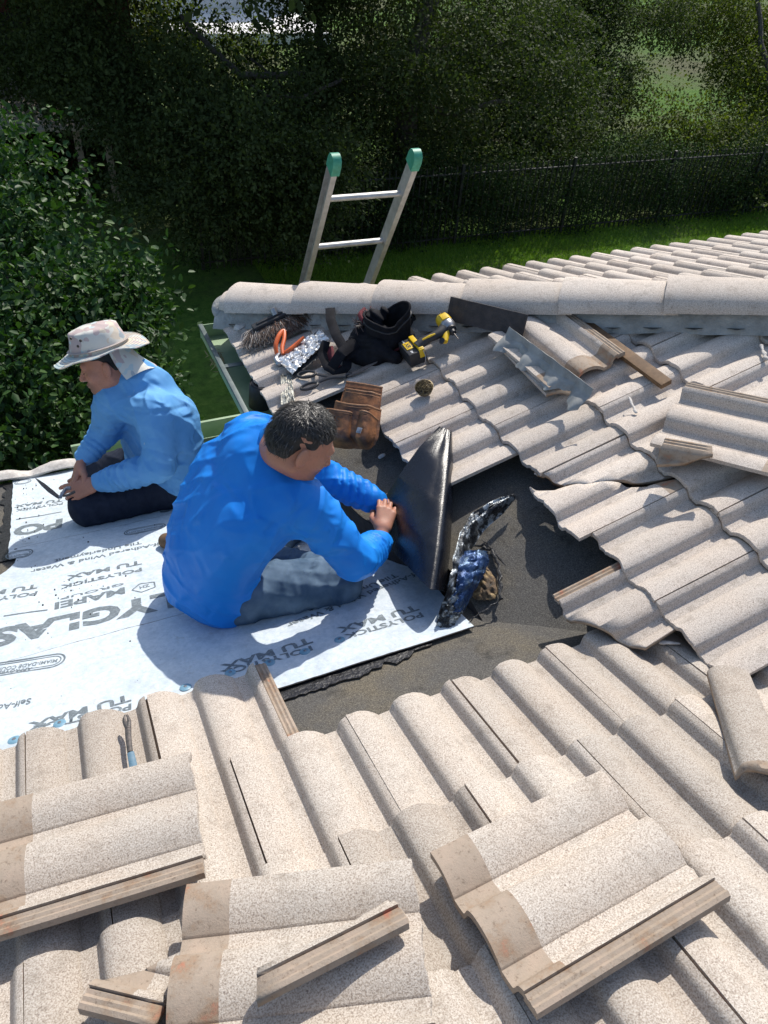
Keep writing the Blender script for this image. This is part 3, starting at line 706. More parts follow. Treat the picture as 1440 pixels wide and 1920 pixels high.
q0 = PD(430, 60, 30); q0.z = GZ+1.5
mb = MB_(); mb.box(q0+Vector((0, 2, .6)), (6.5, 4, 4.4), bev=.02); mb.build('wall', MAT['pale_wall'], pb)
mb = MB_(); mb.box(q0+Vector((-.5, -2.6, -1.35)), (6, 5, .4), bev=.02); tag(mb.build('pale_slab', MAT['pale_wall']), kind='structure')  # pale slab added to show as bright patches between the leaves
for i in range(3):
    mb = MB_(); mb.box(q0+Vector((-2.2+i*2.2, -.03, .7)), (1.1, .1, 1.3)); mb.build('window', MAT['iron'], pb, smooth=False)
mb = MB_(); mb.prism(Matrix.Translation(q0+Vector((0, 0, 2.9)))@Matrix.Rotation(math.pi/2, 4, 'Y')@Matrix.Rotation(math.pi/2, 4, 'Z'), [(-.5, 0), (4.5, 0), (2, 1.4)], -3.5, 3.5); mb.build('roof', MAT['tile'], pb, smooth=False)

# ------------------------------------------------------------------ ladder
lad = empty('ladder', (0, 0, 0), 'weathered aluminium ladder with green end caps leaning behind the hip', 'ladder')
Lt = PD(631, 303, 3.42); Lb = PD(574, 530, 4.22); ld = (Lb-Lt).normalized()
foot = Lt+ld*((Lt.z-GZ)/-ld.z); LWD = Vector((1, -.03, 0)).normalized()*.39
ln = ld.cross(LWD).normalized()
for i in (0, 1):
    P0 = Lt+LWD*i; P1 = foot+LWD*i; Mx = Matrix((LWD.normalized(), ln, ld)).transposed().to_4x4(); Mx.translation = (P0+P1)/2
    L = (P1-P0).length; mb = MB_(); s = -1 if i else 1
    mb.quadbox(Mx, (.005, .066, L)); mb.quadbox(Mx@Matrix.Translation((-s*.012, .033, 0)), (.028, .005, L)); mb.quadbox(Mx@Matrix.Translation((-s*.012, -.033, 0)), (.028, .005, L))
    mb.build('side_rail', MAT['aluminium'], lad, smooth=False)
    mb = MB_(); Mt = Mx.copy(); Mt.translation = P0
    prof = [(-.039, .05), (-.039, 0), (-.03, -.024), (-.012, -.036), (.012, -.036), (.03, -.024), (.039, 0), (.039, .05)]
    Mq = Mt@Matrix(((0, 0, 1, 0), (1, 0, 0, 0), (0, 1, 0, 0), (0, 0, 0, 1)))
    mb.prism(Mq, prof, -.030 if not i else -.012, .012 if not i else .030); mb.build('end_cap', MAT['green_cap'], lad, angle=60)
rl_ = .235
k = 0
while rl_ < (foot-Lt).length-.2:
    a = Lt+ld*rl_; mb = MB_(); mb.tube([a-LWD*.03, a+LWD*1.03], .019, 12, flat=.8); mb.build('rung', MAT['aluminium'], lad); rl_ += .35 if rl_ < .3 else .40
# ------------------------------------------------------------------ white underlayment sheets and their print
SX = -.32
def shh(x, y, k):      # gentle buckles
    return .0028*mnoise.noise(Vector((x*4, y*5, k)))+.0016*mnoise.noise(Vector((x*12, y*9, k+4)))+.0022*max(0, mnoise.noise(Vector((x*2.5+y, y*16, k+8))))**2*3
def lap(name, x0l, x1f, s0, s1, h, k, label, holes=None):
    """a strip lying on the near slope between slope distances s0 (nearer the eave) and s1"""
    def fn(a, b):
        s = s0+(s1-s0)*b; x1 = x1f(s); x0 = x0l(s); x = x0+(x1-x0)*a
        return Vector((x, s*CT, -s*ST))+NA*(h+shh(x, s, k)+.004)
    o = sheet(name, fn, 60, 34, .0022, [MAT['underlayment']]); return tag(o, label, 'roof membrane', 'white printed underlayment sheets')
wob = lambda s, k: .008*mnoise.noise(Vector((s*7, k, 0)))+.004*mnoise.noise(Vector((s*23, k, 3)))
HS = DECK+.003
SH3 = lap('underlayment_sheet', lambda s: -.08+wob(s, 1), lambda s: 1.37, 2.225, 1.24, HS, 1, 'printed white sheet strip nearest the low eave, under the hatted man')
SH2 = lap('underlayment_sheet', lambda s: -.05+wob(s, 2)-.40*sm(1.22, .75, s), lambda s: 1.37, 1.325, .38, HS+.0035, 2, 'printed white sheet strip in the middle, big grey letters along it')
def r1(s): return 1.36-.09*sm(.75, .05, s)
SH1 = lap('underlayment_sheet', lambda s: -.42, r1, .455, -.085, HS+.007, 3, 'printed white sheet strip tucked under the near tiles, under the man in blue')
def lapline(par, s, x0, x1, h, k):  # dark line put in for the shade the thin laps don't cast
    r = random.Random(k); pts = []
    for i in range(90):
        x = x0+(x1-x0)*i/89; ss = s+.0015*mnoise.noise(Vector((x*30, k, 0))); pts.append(Vector((x, ss*CT, -ss*ST))+NA*(h+shh(x, ss, k)+.0045))
    mb = MB_(); mb.tube(pts, [.0019+.0014*abs(mnoise.noise(Vector((p.x*25, k, 2)))) for p in pts], 5); mb.build('lap_edge', MAT['steel_dark'], par)
lapline(SH1, .4555, -.42, 1.30, HS+.006, 3); lapline(SH2, 1.3255, -.06, 1.30, HS+.0025, 2); lapline(SH1, -.0855, .30, 1.27, HS+.006, 3)
simple('tar_speck', (.02, .02, .02), (.05, .045, .04), 80, .8)
mb = MB_(); rs_ = random.Random(12)
for _ in range(95):
    if rs_.random() < .55: x, s_ = rs_.gauss(.0, .05), rs_.uniform(1.35, 2.1)
    else: x, s_ = rs_.uniform(-.1, .6), rs_.uniform(.1, 1.3)
    if rs_.random() < .3: x, s_ = rs_.gauss(.16, .06), rs_.gauss(.85, .05)
    c_ = Vector((x, s_*CT, -s_*ST))+NA*(HS+.0118); q_ = rs_.choice((.0008, .0012, .0018, .003)) ; n_ = rs_.randint(5, 8); a0_ = rs_.random()*6
    mb.prism(frame(MA, c_), [(math.cos(a0_+6.283*i/n_)*q_*rs_.uniform(.5, 1.3), math.sin(a0_+6.283*i/n_)*q_*rs_.uniform(.5, 1.3)) for i in range(n_)], -.004, .001)
tag(mb.build('tar_specks', MAT['tar_speck'], smooth=False), 'scattered dark tar specks and grit on the white sheets', 'tar specks', kind='stuff')
_fc = {}
def text_mesh(txt, bold=.0):
    cu = bpy.data.curves.new('t', 'FONT'); cu.body = txt; cu.size = 1; cu.offset = bold; cu.resolution_u = 3
    o = bpy.data.objects.new('t', cu); COL.objects.link(o); bpy.context.view_layer.update()
    me = bpy.data.meshes.new_from_object(o.evaluated_get(bpy.context.evaluated_depsgraph_get())); bpy.data.objects.remove(o)
    xs = [v.co.x for v in me.vertices]; ys = [v.co.y for v in me.vertices]
    for v in me.vertices: v.co.x -= min(xs)
    return me, max(xs)-min(xs)
def drape(me, M, h, k, parent, mat='ink'):
    """lay a flat design (x to the left, y up the slope) on the near slope"""
    bm = bmesh.new(); bm.from_mesh(me)
    bmesh.ops.triangulate(bm, faces=bm.faces)
    Mw = M
    for v in bm.verts:
        p = Mw@v.co; s = p.y/CT; z = NA*(h+shh(p.x, s, k)+.004+.0021)
        v.co = Vector((p.x, s*CT, -s*ST))+z
    bm.to_mesh(me); bm.free(); return link('printed_lettering', me, parent, MAT[mat])
def write(txt, a, b, cap, par, h, k, bold=.02, shear=0.):
    """text from pixel a (start of baseline) to pixel b (end), cap height in metres"""
    A0, B0 = PA(*a, h), PA(*b, h); d = B0-A0; L = d.length; ang = math.atan2(d.dot(Vector((0, -CT, ST))), -d.x)
    me, wd = text_mesh(txt, bold); M = frame(MA, A0)@Matrix.Rotation(ang, 4, 'Z')@Matrix.Diagonal((L/wd, cap/.70, 1, 1))
    return drape(me, M, h, k, par)
def ringmark(a, b, hgt, par, h, k, wd=.006, inner=None, sides=40, shield=False):
    A0, B0 = PA(*a, h), PA(*b, h); d = B0-A0; L = d.length; ang = math.atan2(d.dot(Vector((0, -CT, ST))), -d.x); M = frame(MA, A0)@Matrix.Rotation(ang, 4, 'Z')
    bm = bmesh.new(); r0 = hgt/2
    def pt(t, off):
        c, s = math.cos(t), math.sin(t)
        if shield: rr = (1-.18*abs(math.sin(2.5*t))); return (L/2+c*(L/2-off)*rr, s*(r0-off)*rr)
        x = (L/2-r0)*(1 if c > 0 else -1)+c*(r0-off) if L > hgt else c*(L/2-off)
        return (L/2+x, s*(r0-off))
    def ring(o0, o1):
        A = [bm.verts.new((*pt(2*math.pi*i/sides+.01, o0), 0)) for i in range(sides)]; B = [bm.verts.new((*pt(2*math.pi*i/sides+.01, o1), 0)) for i in range(sides)]
        for i in range(sides): bm.faces.new((A[i], A[(i+1) % sides], B[(i+1) % sides], B[i]))
    ring(0, wd)
    if inner: ring(wd*2, wd*2.6)
    me = bpy.data.meshes.new('mark'); bm.to_mesh(me); bm.free(); return drape(me, M, h, k, par)
def bar(a, b, par, h, k, wd=.008):
    A0, B0 = PA(*a, h), PA(*b, h); d = B0-A0; L = d.length; ang = math.atan2(d.dot(Vector((0, -CT, ST))), -d.x); M = frame(MA, A0)@Matrix.Rotation(ang, 4, 'Z')
    n = 12; me = pyd([(L*i/n, y, 0) for i in range(n+1) for y in (-wd/2, wd/2)], [(2*i, 2*i+2, 2*i+3, 2*i+1) for i in range(n)], False); return drape(me, M, h, k, par)
q6 = lambda x, y: (x/2.4, 880+y/2.4)          # crop coordinates noted while measuring the photograph
q2 = lambda x, y: (280+x/2.769, 700+y/2.769)
h1, h2, h3 = HS+.007, HS+.0035, HS
# middle strip
write('Self-Adhered Wind & Water', q6(760, 318), q6(140, 452), .026, SH2, h2, 2)
write('Tile Underlayment', q6(635, 322), q6(246, 405), .026, SH2, h2, 2)
write('POLYSTICK', q6(636, 440), q6(275, 520), .027, SH2, h2, 2, .03)
write('TU MAX', q6(636, 408), q6(302, 478), .033, SH2, h2, 2, .035)
write('GROUP', q6(556, 508), q6(272, 575), .016, SH2, h2, 2, .015)
write('MAPEI', q6(560, 528), q6(248, 598), .045, SH2, h2, 2, .035)
write('POLYGLASS', q6(1075, 480), q6(-150, 752), .105, SH2, h2, 2, .045)
ringmark(q6(708, 512), q6(590, 540), .075, SH2, h2, 2, .006, shield=True); write('ZH', q6(670, 512), q6(625, 524), .020, SH2, h2, 2)
bar(q6(215, 628), q6(20, 658), SH2, h2, 2)
write('POLYSTICK', q6(172, 545), q6(-190, 600), .027, SH2, h2, 2, .03); write('TU MAX', q6(175, 512), q6(-160, 570), .033, SH2, h2, 2, .035)
ringmark(q6(150, 372), q6(28, 388), .075, SH2, h2, 2, .005, inner=True); write('QUALITY', q6(130, 376), q6(50, 388), .012, SH2, h2, 2, .01)
ringmark(q6(745, 250), q6(556, 285), .058, SH2, h2, 2, .005, inner=True); write('MIAMI-DADE COUNTY', q6(728, 252), q6(578, 280), .012, SH2, h2, 2, .01)
write('TU MAX', q2(1035, 695), q2(700, 740), .033, SH2, h2, 2, .035); write('POLYSTICK', q2(1035, 728), q2(690, 790), .027, SH2, h2, 2, .03)
bar(q2(1075, 810), q2(960, 830), SH2, h2, 2)
# strip by the low eave
write('PO', q6(284, 222), q6(68, 262), .095, SH3, h3, 1, .045)
bar(q6(278, 190), q6(75, 226), SH3, h3, 1)
write('TU MAX', q6(285, 130), q6(70, 160), .033, SH3, h3, 1, .035); write('POLYSTICK', q6(285, 146), q6(75, 180), .028, SH3, h3, 1, .03)
ringmark(q6(142, 52), q6(68, 60), .07, SH3, h3, 1, .005, inner=True)
ringmark(q6(655, 172), q6(520, 196), .075, SH3, h3, 1, .006, inner=True); write('C', q6(770, 150), q6(705, 165), .09, SH3, h3, 1, .045)
write('Self-Adhered Wind & Water', (470, 833), (345, 858), .024, SH3, h3, 1); write('Tile Underlayment', (455, 856), (360, 876), .024, SH3, h3, 1)
# strip under the near tiles
write('POLYSTICK', q6(590, 1046), q6(150, 1150), .027, SH1, h1, 3, .03); write('TU MAX', q6(585, 1004), q6(130, 1138), .033, SH1, h1, 3, .035)
write('POLYSTICK', q6(1392, 790), q6(985, 905), .027, SH1, h1, 3, .03); write('TU MAX', q6(1388, 752), q6(985, 878), .033, SH1, h1, 3, .035)
write('POLYSTICK', q2(1398, 1238), q2(1000, 1355), .027, SH1, h1, 3, .03); write('TU MAX', q2(1372, 1200), q2(962, 1318), .033, SH1, h1, 3, .035)
write('Self-Adhered Wind & Water', q2(1420, 1012), q2(702, 1298), .026, SH1, h1, 3); write('Tile Underlayment', q2(1266, 1040), q2(812, 1218), .026, SH1, h1, 3)
write('Self-Adhered Wind & Water', q6(145, 1022), q6(-480, 1150), .026, SH1, h1, 3)
ringmark(q6(296, 848), q6(-70, 905), .075, SH1, h1, 3, .006, inner=True); write('MIAMI-DADE COUNTY', q6(262, 848), q6(-50, 896), .018, SH1, h1, 3, .015); write('APPROVED', q6(150, 885), q6(-10, 905), .014, SH1, h1, 3, .015)
# blue button caps along the lower edge
cap0 = None
capnames = ['far left, at the photo edge', 'under the first arch of tiles', 'between the pry bar and the tall tile', 'just left of the exposed brown tile rail', 'touching the exposed brown tile rail', 'right of the exposed tile rail, on grey letters', 'rightmost, nearest the black membrane']
for i, (x, y) in enumerate([(27, 1388), (112, 1357), (348, 1289), (432, 1262), (506, 1243), (572, 1222), (637, 1200)]):
    M = frame(MA, PA(x, y, h1+.006))
    if cap0 is None:
        cap0 = empty('button_cap', M); mb = MB_(); mb.lathe(Matrix.Identity(4), [(.0165, 0), (.0165, .0015), (.012, .0035), (.006, .0045), (.005, .0045)], 24); mb.build('washer', MAT['blue_cap'], cap0)
        mb = MB_(); mb.lathe(Matrix.Translation((0, 0, .0044)), [(.005, 0), (.0048, .0012), (.002, .0018)], 14); mb.build('nail_head', MAT['grey_metal'], cap0); o = cap0
    else: o = dup(cap0, M)
    tag(o, 'blue washer cap %s' % capnames[i], 'washer cap', 'blue caps nailing down the white sheet')
# black tar bands: beside the strips at far left, and below the lower edge
def band(fn, name, label, nu=60, nv=6, mat='tar', cat='tar strip', t=.004): return tag(sheet(name, fn, nu, nv, t, [MAT[mat]]), label, cat)
def tl(a, b):
    s = 2.2-a*.95; x = -.06-.05*b-.38*sm(1.24, .82, s)-.035*b*abs(mnoise.noise(Vector((s*9, 2, 0))))*2-.05*max(0, 1.3-s)
    return Vector((x, s*CT, -s*ST))+NA*(DECK+.002)
band(tl, 'tar_strip', 'ragged black tar strip at the far left edge of the white sheets')
def tb(a, b):
    x = .40+a*.88; s = -.075+.12*sm(1.0, 1.27, x)-b*(.05+.035*mnoise.noise(Vector((x*11, 3, 0)))+.02*mnoise.noise(Vector((x*40, 3, 0))))
    return Vector((x, s*CT, -s*ST))+NA*(DECK+.002+.003*mnoise.noise(Vector((x*30, b*5, 0))))
band(tb, 'tar_strip', 'black tar strip along the edge of the white sheet by the bare felt')
# ------------------------------------------------------------------ organic shapes: smooth unions of limbs turned into one skin
class Sdf:
    def __init__(s, k=.03): s.p = []; s.k = k
    def cap(s, a, b, ra, rb=None, k=None, wr=0., fr=60., sq=None):
        """tapered limb a-b; wr = depth of cloth folds running round it; sq = (direction, factor) flattens"""
        s.p.append(('c', np.array(a, float), np.array(b, float), ra, ra if rb is None else rb, k, wr, fr, sq)); return s
    def ell(s, c, r, M=None, k=None): s.p.append(('e', np.array(c, float), np.array(r, float), None if M is None else np.array(M), k)); return s
    def sub(s, c, r, M=None, k=.01): s.p.append(('s', np.array(c, float), np.array(r, float), None if M is None else np.array(M), k)); return s
    def cut(s, c, n): s.p.append(('p', np.array(c, float), np.array(n, float)/np.linalg.norm(n))); return s
    def bounds(s):
        lo, hi = np.full(3, 1e9), np.full(3, -1e9)
        for q in s.p:
            if q[0] == 'c':
                for c, r in ((q[1], q[3]), (q[2], q[4])): lo = np.minimum(lo, c-r); hi = np.maximum(hi, c+r)
            elif q[0] == 'e': R_ = max(q[2]); lo = np.minimum(lo, q[1]-R_); hi = np.maximum(hi, q[1]+R_)
        return lo-.03, hi+.03
    def ev(s, P):
        d = None
        for q in s.p:
            if q[0] == 'c':
                _, a, b, ra, rb, k, wr, fr, sq = q
                ab = b-a; pa = P-a; t = np.clip((pa@ab)/(ab@ab+1e-12), 0, 1); v = pa-t[..., None]*ab
                if sq is not None:
                    u = np.array(sq[0], float); u /= np.linalg.norm(u); v = v+(v@u)[..., None]*u*(1/sq[1]-1)
                e = np.linalg.norm(v, axis=-1)-(ra+(rb-ra)*t)
                if wr:
                    L = np.linalg.norm(ab); ph = t*L*fr+1.6*np.sin(P[..., 0]*21+P[..., 2]*17)+1.3*np.sin(P[..., 1]*26-P[..., 2]*11)
                    e = e-wr*np.abs(np.sin(ph))**.7*np.sin(np.pi*np.clip(t*1.0+.0, 0, 1))**.4
            elif q[0] in 'es':
                _, c, r, M, k = q; v = P-c
                if M is not None: v = v@M          # columns of M are the local axes
                g = np.linalg.norm(v/r, axis=-1); e = (g-1)*g/np.maximum(np.linalg.norm(v/(r*r), axis=-1), 1e-9)
            else:
                e = (P-q[1])@q[2]; d = np.maximum(d, e); continue
            k = s.k if k is None else k
            if q[0] == 's': h = np.clip(.5-.5*(d+e)/k, 0, 1); d = d*(1-h)-e*h+k*h*(1-h); continue
            if d is None: d = e; continue
            h = np.clip(.5+.5*(e-d)/k, 0, 1); d = e*(1-h)+d*h-k*h*(1-h)
        return d
def skin(sdf, res, disp=None, smooth_it=1):
    lo, hi = sdf.bounds(); n = np.ceil((hi-lo)/res).astype(int)+1
    ax = [lo[i]+np.arange(n[i])*res for i in range(3)]
    P = np.stack(np.meshgrid(*ax, indexing='ij'), -1); D = sdf.ev(P)
    if disp is not None: D = D-disp(P)
    D = D.astype(np.float64); S = D < 0
    acc = np.zeros((n[0]-1, n[1]-1, n[2]-1, 3)); cnt = np.zeros(acc.shape[:3])
    off = [(0, 0), (1, 0), (0, 1), (1, 1)]
    for axn in range(3):
        o1, o2 = [i for i in range(3) if i != axn]
        sl0 = [slice(None)]*3; sl1 = [slice(None)]*3; sl0[axn] = slice(0, -1); sl1[axn] = slice(1, None)
        a, b = D[tuple(sl0)], D[tuple(sl1)]; cr = S[tuple(sl0)] != S[tuple(sl1)]; t = np.where(cr, a/np.where(cr, a-b, 1), 0)
        for p, q in off:
            cs = [None]*3; cs[axn] = slice(0, None); cs[o1] = slice(p, n[o1]-1+p); cs[o2] = slice(q, n[o2]-1+q)
            c_, t_ = cr[tuple(cs)], t[tuple(cs)]; cnt += c_
            v = np.zeros(acc.shape); v[..., axn] = t_; v[..., o1] = p; v[..., o2] = q; acc += v*c_[..., None]
    act = cnt > 0; idx = -np.ones(act.shape, int); idx[act] = np.arange(act.sum())
    I = np.argwhere(act); V = lo+(I+acc[act]/cnt[act][:, None])*res
    Fs = []
    for axn in range(3):
        o1, o2 = (axn+1) % 3, (axn+2) % 3
        sl0 = [slice(None)]*3; sl1 = [slice(None)]*3; sl0[axn] = slice(0, -1); sl1[axn] = slice(1, None)
        s0, s1 = S[tuple(sl0)], S[tuple(sl1)]; e = np.argwhere(s0 != s1)
        e = e[(e[:, o1] > 0) & (e[:, o2] > 0) & (e[:, o1] < n[o1]-1) & (e[:, o2] < n[o2]-1)]
        def g(d1, d2): q = e.copy(); q[:, o1] -= d1; q[:, o2] -= d2; return idx[q[:, 0], q[:, 1], q[:, 2]]
        Fq = np.stack([g(1, 1), g(0, 1), g(0, 0), g(1, 0)], 1); fl = ~s0[e[:, 0], e[:, 1], e[:, 2]]; Fq[fl] = Fq[fl][:, ::-1]; Fs.append(Fq)
    Fq = np.concatenate(Fs); Fq = Fq[(Fq >= 0).all(1)]
    for _ in range(smooth_it):
        A = np.zeros_like(V); c = np.zeros(len(V))
        for i in range(4):
            for j in ((i+1) % 4, (i-1) % 4): np.add.at(A, Fq[:, i], V[Fq[:, j]]); np.add.at(c, Fq[:, i], 1)
        V = V*.45+(A/np.maximum(c, 1)[:, None])*.55
    return V, Fq
def skins(name, parts, parent, mat):
    Vs, Fs, o = [], [], 0
    for V, Fq in parts: Vs.append(V); Fs.append(Fq+o); o += len(V)
    return link(name, npmesh(np.concatenate(Vs), np.concatenate(Fs), True), parent, MAT[mat])
def n3(P, f, seed=0.):
    """cheap smooth pseudo-noise"""
    x, y, z = P[..., 0]*f+seed, P[..., 1]*f+seed*1.7, P[..., 2]*f-seed
    return (np.sin(x+1.7*np.sin(y*.9+z*.6))+np.sin(y*1.1+1.5*np.sin(z*.8+x*.7))+np.sin(z*1.2+1.6*np.sin(x*.9-y*.5)))/3
def axes(fwd, up):
    f = Vector(fwd).normalized(); u = Vector(up); u = (u-f*u.dot(f)).normalized(); l = u.cross(f); return Matrix((f, l, u)).transposed()      # columns forward, left, up
HS_ = .93
def head_sdf(c, fwd, up, neck, nr=.058, gap=.012):
    """adult head: cranium, jaw, brow, nose, lips, closed lids, ears and neck"""
    M = axes(fwd, up); c = Vector(c); g = lambda x, y, z: c+M@Vector((x, y, z))*HS_; Mn = [list(r) for r in M]
    s = Sdf(.018)
    s.ell(g(-.012, 0, .035), (.096, .076, .088), Mn).ell(g(.03, 0, -.035), (.066, .060, .078), Mn, .03)
    s.ell(g(.070, 0, -.088), (.026, .030, .022), Mn, .03)
    for y in (-1, 1):
        s.cap(g(-.01, y*.058, -.055), g(.06, y*.022, -.088), .020, .018, .02)
        s.ell(g(.060, y*.042, -.018), (.024, .024, .022), Mn, .018)
    s.cap(g(.080, -.034, .030), g(.080, .034, .030), .014, .014, .014)
    for y in (-1, 1): s.sub(g(.096, y*.033, .006), (.016, .019, .012), Mn, .012)
    for y in (-1, 1):
        s.ell(g(.076, y*.032, .004), (.0135, .0165, .0115), Mn, .003)
        s.cap(g(.087, y*.022, .020), g(.080, y*.046, .020), .0055, .004, .006)
    s.cap(g(.088, 0, .014), g(.113, 0, -.024), .0095, .0125, .009)
    for y in (-1, 1): s.ell(g(.101, y*.0135, -.028), (.012, .0095, .008), Mn, .006)
    s.cap(g(.088, -.020, -.056), g(.088, .020, -.056), .0075, .0075, .006); s.ell(g(.099, 0, -.053), (.009, .018, .0055), Mn, .004); s.ell(g(.097, 0, -.063), (.009, .016, .006), Mn, .004)
    s.sub(g(.108, 0, -.0578), (.012, .022, .0016), Mn, .002)
    for y in (-1, 1):
        e = axes(M@Vector((.35, y*.94, 0)), M@Vector((-.2, 0, 1))); En = [list(r) for r in e]
        s.ell(g(-.014, y*.085, -.006), (.011, .020, .033), En, .006); s.sub(g(-.006, y*.099, -.004), (.009, .010, .019), En, .004)
    s.p = [(q[0], q[1], q[2]*HS_)+q[3:] if q[0] in 'es' else q[:3]+(q[3]*HS_, q[4]*HS_)+q[5:] for q in s.p]
    s.cap(g(-.030, 0, -.045), neck, nr, nr*1.08, .03)
    return s, g, M
def hand(w, d, up, side, curl, thumb, spread=1., sc=1., cur=None):
    """five separate fingers on a palm; w wrist, d pointing direction, up back-of-hand normal, side +1: thumb on left of d seen from the back"""
    M = axes(d, up); w = Vector(w); g = lambda x, y, z: w+M@Vector((x*sc, y*sc*side, z*sc))
    s = Sdf(.010)
    s.cap(g(-.05, 0, 0), g(.012, 0, 0), .025*sc, .024*sc, .015, sq=(M@Vector((0, 0, 1)), .78))
    for y, l in ((.026, .078), (.009, .082), (-.010, .078), (-.027, .070)):
        s.cap(g(.012, y*.6, 0), g(l, y, 0), .0145*sc, .0115*sc, .012)
    cur = cur or [curl]*4
    for i, (y, l0, L, r) in enumerate(((.027, .080, .070, .0088), (.009, .085, .078, .0090), (-.010, .081, .073, .0086), (-.028, .072, .058, .0078))):
        p = Vector((l0, y, 0)); a = 0.; yaw = y*spread*4
        for j, (f, k) in enumerate(((.46, .55), (.30, 1.), (.24, .75))):
            a += cur[i]*k; q = p+Vector((math.cos(a)*math.cos(yaw), math.sin(yaw)*math.cos(a), -math.sin(a)))*L*f
            s.cap(g(*p), g(*q), r*sc*(1-.07*j), r*sc*(.94-.08*j), .0035 if j else .006); p = q
    t0 = Vector((.018, .020, -.006)); t1 = t0+Vector(thumb[0]).normalized()*.040; t2 = t1+Vector(thumb[1]).normalized()*.032; t3 = t2+Vector(thumb[2]).normalized()*.024
    s.cap(g(*t0), g(*t1), .0150*sc, .0120*sc, .010).cap(g(*t1), g(*t2), .0112*sc, .0102*sc, .005).cap(g(*t2), g(*t3), .0102*sc, .0085*sc, .004)
    return s, g
def cloth_mat(name, c1, c2, scale=9, weave=900, stain=None, rough=.85, fold=.004):
    m, nt, b, pos, loc = newmat(name, rough, 0, .25)
    col = ramp(nt, noise(nt, pos, scale, 5, .6), [(.3, c1), (.7, c2)])
    if stain: col = mixc(nt, ramp(nt, noise(nt, pos, stain[1], 6, .75), [(stain[2], (0, 0, 0)), (stain[2]+.05, (.8, .8, .8))]), col, stain[0])
    nt.links.new(col, b.inputs['Base Color'])
    w = nt.nodes.new('ShaderNodeTexNoise'); w.noise_type = 'RIDGED_MULTIFRACTAL'; w.normalize = True; w.inputs['Scale'].default_value = 12; w.inputs['Detail'].default_value = 2.5; w.inputs['Roughness'].default_value = .45; w.inputs['Distortion'].default_value = .9; nt.links.new(pos, w.inputs['Vector'])
    h = math_(nt, 'ADD', w.outputs['Fac'], math_(nt, 'MULTIPLY', noise(nt, pos, weave, 2, .5), .02))
    bump(nt, b, h, .7, fold)
def crease(P, d, f, warp=1.6, sharp=3., seed=0.):
    """long sharp cloth creases running across direction d"""
    d = np.array(d, float); d /= np.linalg.norm(d); ph = (P@d)*f+warp*n3(P, 7, seed)+.5*warp*n3(P, 16, seed+5)
    return (1-np.abs(np.sin(ph)))**sharp
def skin_mat(name, c, red, chin=None):
    m, nt, b, pos, loc = newmat(name, .5, 0, .4)
    col = ramp(nt, noise(nt, pos, 28, 4, .6), [(.3, c), (.7, red)])
    col = mixc(nt, ramp(nt, noise(nt, pos, 130, 4, .7), [(.5, (0, 0, 0)), (.8, (.35, .35, .35))]), col, tuple(x*.55 for x in c))
    if chin is not None:      # stubble round mouth and jaw
        vm = nt.nodes.new('ShaderNodeVectorMath'); vm.operation = 'DISTANCE'; nt.links.new(pos, vm.inputs[0]); vm.inputs[1].default_value = tuple(chin)
        st = ramp(nt, vm.outputs['Value'], [(.030, (.75, .75, .75)), (.058, (0, 0, 0))]); sp = ramp(nt, noise(nt, pos, 700, 2, .6), [(.35, (.35,)*3), (.6, (1, 1, 1))])
        col = mixc(nt, mixc(nt, 1., st, sp, 'MULTIPLY'), col, (.12, .085, .075))
    nt.links.new(col, b.inputs['Base Color']); b.inputs['Subsurface Weight'].default_value = .08; b.inputs['Subsurface Scale'].default_value = .01; b.inputs['Subsurface Radius'].default_value = (1, .3, .15)
    bump(nt, b, noise(nt, pos, 320, 3, .7), .35, .0008)
skin_mat('skin', (.40, .19, .12), (.46, .20, .135)); skin_mat('skin_lit', (.46, .235, .15), (.50, .24, .16)); skin_mat('skin_lip', (.33, .11, .085), (.36, .13, .1))
cloth_mat('shirt_blue', (.007, .18, .64), (.011, .235, .74), 6, fold=.022, rough=.5)
cloth_mat('shirt_pale', (.095, .30, .60), (.16, .39, .69), 7, stain=((.42, .50, .56), 11, .66), fold=.022, rough=.75)
cloth_mat('jeans', (.045, .085, .14), (.12, .18, .25), 12, 1400, fold=.012)
cloth_mat('jeans_dark', (.010, .014, .028), (.02, .026, .045), 30, 1400, fold=.012)
cloth_mat('boot', (.10, .06, .035), (.16, .10, .06), 30)
def hairmat(name, a, b_, c):
    m, nt, b, pos, loc = newmat(name, .42, 0, .5); g = nt.nodes.new('ShaderNodeNewGeometry')
    nt.links.new(ramp(nt, g.outputs['Random Per Island'], [(0, a), (.75, b_), (1, c)]), b.inputs['Base Color'])
hairmat('hair', (.010, .009, .008), (.022, .019, .017), (.11, .10, .095)); simple('hair_root', (.012, .010, .009), (.02, .018, .016), 90, .7)
def lp(a, b, t): return Vector(a).lerp(Vector(b), t)
